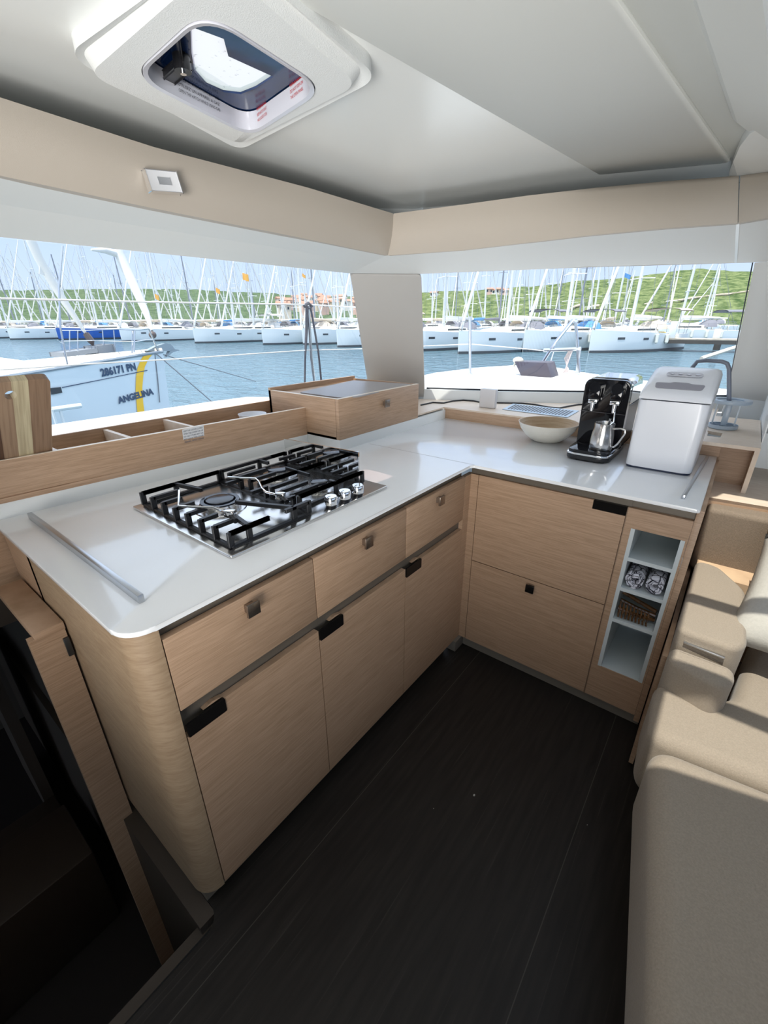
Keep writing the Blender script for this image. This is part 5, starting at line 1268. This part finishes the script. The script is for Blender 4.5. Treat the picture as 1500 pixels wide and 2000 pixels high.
# lettering and stripes, on the hull side plane
u_h = (S0 - S1); u_h.normalize(); v_h = (S0 - W0).normalized(); n_h = u_h.cross(v_h).normalized()
if n_h.dot(CAM - S0) < 0: n_h = -n_h
def onhull(px, py, off=.02):
    n_ = (S1 - S0).cross(W0 - S0).normalized(); d = ray(px, py); p = CAM + d * (n_.dot(S0 - CAM) / n_.dot(d))
    return p + (CAM - p).normalized() * off
NAVY = mat('navy_lettering', (.05, .085, .15), rough=.5)
def hull_text(name, body, p0, p1, ptop, m_):
    a = onhull(*p0); b_ = onhull(*p1); t = onhull(*ptop); xd = (b_ - a); wd = xd.length; xd.normalize(); hgt = t - a; hg = hgt - xd * hgt.dot(xd); sz = hg.length
    return text_mesh(name, body, sz * 1.38, m_, NB, a, xd, hg.normalized(), thick=0, width=wd, bold=.010)
hull_text('registration_number', '286171 PN', (199, 735), (267, 722), (198, 720), NAVY)
hull_text('name_lettering', 'ANGELINA', (233, 788), (302, 769), (232, 775), NAVY)
mb = MB(); P_ = [((281, 694), (299, 691)), ((275, 703), (291, 700)), ((269, 718), (283, 716)), ((266, 735), (280, 734)), ((265, 760), (278, 758)), ((267, 790), (280, 788)), ((269, 812), (283, 810))]
mb.quadstrip([onhull(*a, .012) for a, b_ in P_], [onhull(*b_, .012) for a, b_ in P_]); mb.build('yellow_stripe', mat('yellow_stripe_paint', (.98, .58, .04), rough=.4), NB)
mb = MB(); mb.quadstrip([onhull(121, 756, .014), onhull(200, 740.5, .014), onhull(288, 722.5, .014)], [onhull(121, 758, .014), onhull(200, 742, .014), onhull(288, 724, .014)]); mb.build('pin_stripe', NAVY, NB)
mb = MB(); mb.poly([onhull(98, 758, .014), onhull(119, 756, .014), onhull(122, 767, .014), onhull(100, 771, .014)]); mb.build('hull_window', PANE, NB)
# bow gear: pulpit, stanchions, lifelines, anchor, furled headsails
def nbp(px, py, back=0.0):
    """point above the starboard deck edge"""
    n_ = (S1 - S0).cross(Vector((0, 0, 1))).normalized(); d = ray(px, py); return CAM + d * (n_.dot(S0 + far * back - CAM) / n_.dot(d))
mb = MB(); tr_r = .018
for pth, bk in ((((262, 688), (263, 645), (290, 642)), 0), (((258, 690), (259, 645)), .25), (((263, 668), (285, 664), (300, 664)), 0), (((290, 642), (300, 664), (308, 684)), 0), (((259, 645), (263, 645)), .1), (((132, 714), (118, 640), (115, 560), (122, 480)), 0)):
    mb.tube([nbp(px, py, bk) for px, py in pth], tr_r, 6)
for px in (204, 226, 152, 136): mb.tube([nbp(px, 692 if px > 180 else 688, 1.4), nbp(px - (4 if px > 180 else 0), 645, 1.4)], .014, 5)
mb.tube([nbp(119, 645, 1.0), nbp(170, 645, 1.0), nbp(230, 643, 1.0), nbp(262, 645, .0)], .010, 5, caps=False)
mb.tube([nbp(119, 666, 1.0), nbp(180, 665, 1.0), nbp(262, 667, .0)], .008, 5, caps=False)
mb.build('pulpit_and_lifelines', mat('stainless_tube', (.55, .57, .60), rough=.25, metal=1), NB)
mb = MB(); mb.tube([nbp(230, 488, 1.2), nbp(245, 522, 1.1), nbp(264, 563, .9), nbp(285, 610, .6), nbp(297, 645, .3)], [.12, .12, .11, .085, .03], 10); mb.tube([nbp(178, 488, 1.2), nbp(205, 489, 1.2), nbp(228, 496, 1.2)], [.02, .07, .08], 8); mb.build('furled_headsail', SAILW, NB, smooth=60)
mb = MB(); mb.tube([nbp(52, 450, 1.5), nbp(76, 505, 1.5), nbp(100, 548, 1.5), nbp(125, 588, 1.5), nbp(150, 625, 1.5), nbp(168, 652, 1.5)], [.10, .09, .09, .08, .06, .03], 10)
mb.prism([nbp(77, 495, 1.5), nbp(76, 535, 1.5), nbp(100, 543, 1.5)], (0.03, 0, 0)); mb.build('second_furled_sail', SAILW, NB, smooth=60)
mb = MB(); mb.tube([nbp(168, 652, 1.5), nbp(178, 666, 1.4), nbp(182, 675, 1.4)], [.07, .08, .02], 8); mb.ball(nbp(298, 654, .3), .09, sub=2); mb.tube([nbp(300, 664, .1), nbp(308, 686, 0)], .02, 6); mb.build('furler_drum', mat('dark_bronze', (.12, .09, .08), rough=.5), NB)
mb = MB(); q_ = [nbp(*p, .1) for p in ((288, 685), (308, 675), (322, 671), (333, 672), (342, 682), (330, 686), (310, 685))]; mb.prism(q_, far * .12); q_ = [nbp(*p, .1) for p in ((342, 682), (352, 684), (338, 688), (326, 698), (333, 684))]; mb.prism(q_, far * .10); mb.build('anchor', mat('galvanised_grey', (.28, .34, .38), rough=.5), NB)
mb = MB(); mb.tube([nbp(302, 688, 0), nbp(308, 740, 0), nbp(312, 786, 0)], .012, 5); mb.build('bow_line', RIG, NB)
mb = MB(); mb.obox(nbp(195, 683, 1.3), u_h * .22, far * .2, (0, 0, .07), bev=.04); mb.obox(nbp(146, 688, 1.3), u_h * .4, far * .25, (0, 0, .03), bev=.02); mb.build('windlass_and_hatch', mat('deck_gear_grey', (.25, .27, .30), rough=.5), NB)
rl = nbp(302, 688, 0)
mb = MB(); mb.tube([rl, at_z(500, 745, WZ + .2)], .014, 5); mb.tube([rl, at_z(420, 790, WZ + .3)], .014, 5); o = mb.build('mooring_lines', RIG); tag(o, 'two mooring lines running from the near yacht bow into the water', 'rope')
# small swim platform / dinghy edge below the hull
mb = MB(); a_ = at_z(102, 800, -.1); b_ = at_z(158, 792, -.1); mb.tube([a_, b_], .05, 8); mb.tube([a_, a_ + Vector((0, 0, -.7))], .03, 6); mb.tube([a_.lerp(b_, .25), a_.lerp(b_, .25) + Vector((0, 0, -.7))], .03, 6); o = mb.build('boarding_ladder', HULLW); tag(o, 'white ladder rail low against the near yacht hull beside the cutting board', 'ladder')

# ---------------------------------------------------------------- our own deck outside the windows
mb = MB(); fd_ = topz([(-1.72, 2.0), (-1.80, 2.57), (-1.70, 3.3), (-1.47, 3.85), (-1.0, 3.95), (-.57, 3.50), (-.25, 3.3), (.3, 3.0), (1.8, 2.6), (3.2, 2.3), (3.2, 1.85), (.75, 1.75), (.06, 1.40), (-.80, .98), (-1.0, 1.1)], .95)
mb.prism(fd_, (0, 0, -.25), bev=.02); o = struct(mb.build('foredeck', mat('white_nonslip_deck', (.74, .74, .72), rough=.6)))
mb = MB(); mb.prism(topz([(-1.16, -3.2), (-1.10, .02), (-1.29, -.1), (-1.31, -.3), (-1.40, -3.2)], 1.085), (0, 0, -.3)); o = struct(mb.build('side_deck', mat('white_nonslip_deck', (.74, .74, .72))))
LL = mat('stainless_rail', (.60, .62, .66), rough=.25, metal=1)
mb = MB(); a_ = at_y(918, 735, 2.52); b_ = at_y(918, 618, 2.52); mb.tube([a_, b_], .014, 8); mb.lathe([(.03, 0), (.03, .02), (.016, .03)], a_, 12); o = mb.build('stanchion', LL); tag(o, 'upright steel stanchion on the foredeck left of the dark fairing', 'stanchion')
mb = MB(); mb.tube([at_y(800, 679, 2.6), at_y(830, 676, 2.6), at_y(918, 672, 2.52), at_y(990, 678, 2.9), at_y(1062, 685, 3.2)], .005, 5); o = mb.build('lifeline', mat('white_wire', (.7, .7, .7), rough=.5)); tag(o, 'thin white lifeline across the front window', 'wire')
yy = 3.25
mb = MB(); mb.tube([at_y(1057, 712, yy), at_y(1085, 668, yy), at_y(1122, 622, yy)], .017, 8); mb.tube([at_y(1131, 728, yy), at_y(1128, 680, yy), at_y(1124, 624, yy)], .015, 8); mb.tube([at_y(1062, 684, yy), at_y(1100, 683, yy), at_y(1135, 681, yy)], .018, 8)
mb.tube([at_y(1082, 684, yy), at_y(1070, 724, yy)], .009, 6); mb.tube([at_y(1133, 682, yy), at_y(1126, 728, yy)], .012, 6); mb.tube([at_y(1070, 619, yy), at_y(1122, 622, yy), at_y(1126, 630, yy)], .016, 8); o = mb.build('bow_rail', LL); tag(o, 'bent steel bow rail with a slanting stay on the foredeck', 'rail')
FR_ = empty('windlass_fairing', tuple(at_z(1040, 738, .95)), 'dark open fairing box on the white foredeck', 'fairing')
q1 = [at_y(*p, 2.85) for p in ((1004, 706), (1068, 708), (1077, 738), (1018, 736))]
mb = MB(); mb.prism(q1, (0.0, .22, 0.0), bev=.008); mb.build('fairing_box', mat('charcoal_plastic', (.07, .06, .08), rough=.35), FR_)
mb = MB(); mb.ball(at_y(1012, 704, 2.9), .035, 1.6, 1, 1); mb.tube([at_y(1008, 704, 2.9), at_y(1003, 716, 2.9)], .01, 6); mb.build('coiled_rope', mat('rope_cream', (.62, .58, .50), rough=.9), FR_)
mb = MB()
for k in range(4): mb.tube([at_y(1118 - k * 2, 684, yy), at_y(1112 - k * 3, 700, yy + .02 * k), at_y(1104 + k * 2, 722, yy), at_y(1100 + k * 3, 728, yy)], .007, 5)
o = mb.build('hanging_rope', mat('pinkish_rope', (.60, .52, .50), rough=.9)); tag(o, 'bundle of pale rope hanging from the bow rail', 'rope')
# rope bundle and lifelines outside the side window
xr = -1.42
RB = empty('rope_stanchion', tuple(at_x(610, 745, xr)), 'steel stanchion with grey fender ropes tied over its top, left window', 'stanchion')
mb = MB(); mb.tube([at_x(602, 598, xr), at_x(608, 700, xr), at_x(615, 752, xr), at_x(616, 775, xr)], .009, 8); mb.build('stanchion_post', LL, RB)
GR_ = mat('grey_rope', (.10, .10, .12), rough=.9)
mb = MB(); mb.tube([at_x(600, 598, xr), at_x(599, 640, xr), at_x(596, 700, xr), at_x(595, 760, xr)], [.011, .010, .006, .006], 7); mb.tube([at_x(606, 598, xr), at_x(612, 630, xr), at_x(622, 690, xr), at_x(628, 750, xr), at_x(629, 770, xr)], .0065, 7); mb.tube([at_x(594, 598, xr), at_x(602, 592, xr), at_x(609, 598, xr), at_x(602, 603, xr), at_x(596, 597, xr)], .010, 7); mb.build('fender_rope', GR_, RB)
mb = MB(); mb.tube([at_x(-200, 579, xr), at_x(0, 583, xr), at_x(300, 590, xr), at_x(602, 595, xr), at_x(700, 601, xr)], .0042, 5); mb.tube([at_x(0, 722, xr), at_x(150, 712, xr), at_x(330, 702, xr), at_x(600, 684, xr), at_x(720, 681, xr)], .0035, 5); o = mb.build('lifeline', mat('white_wire', (.7, .7, .7))); tag(o, 'pair of thin white lifelines across the left window', 'wire')
mb = MB(); mb.tube([at_y(1370, 700, 4.2), at_y(1425, 682, 4.6), at_y(1500, 660, 5)], .02, 6); o = mb.build('mooring_rope', mat('rope_cream', (.62, .58, .50))); tag(o, 'pale mooring rope slanting up at the right of the front window', 'rope')
# flags in the rigging
def flag(px, py, m_, lab, d=52, s=.3):
    r = ray(px, py).normalized(); p = CAM + r * d; mb = MB(); rows = []
    for i in range(7): rows.append([p + Vector((i * s / 6 * 1.4, .12 * math.sin(i * 1.1), -i * .03 - j * s)) for j in (0, .5, 1)])
    mb.grid(rows); mb.grid([[q_ + Vector((0, .015, 0)) for q_ in r_] for r_ in rows]); o = mb.build('flag', m_, smooth=80); tag(o, lab, 'flag')
flag(590, 534, ORANGE, 'orange flag high in the rigging at the top of the left window'); flag(473, 533, ORANGE, 'orange pennant in the rigging left of the window centre', 50, .6)
flag(302, 574, ORANGE, 'small orange flag against the hill near the near yacht forestay', 60, .5); flag(421, 562, ORANGE, 'small yellow orange flag low against the hill', 60, .5)
flag(1221, 533, CANVAS_BLUE, 'blue and white flag at a masthead in the front window', 45, .32);
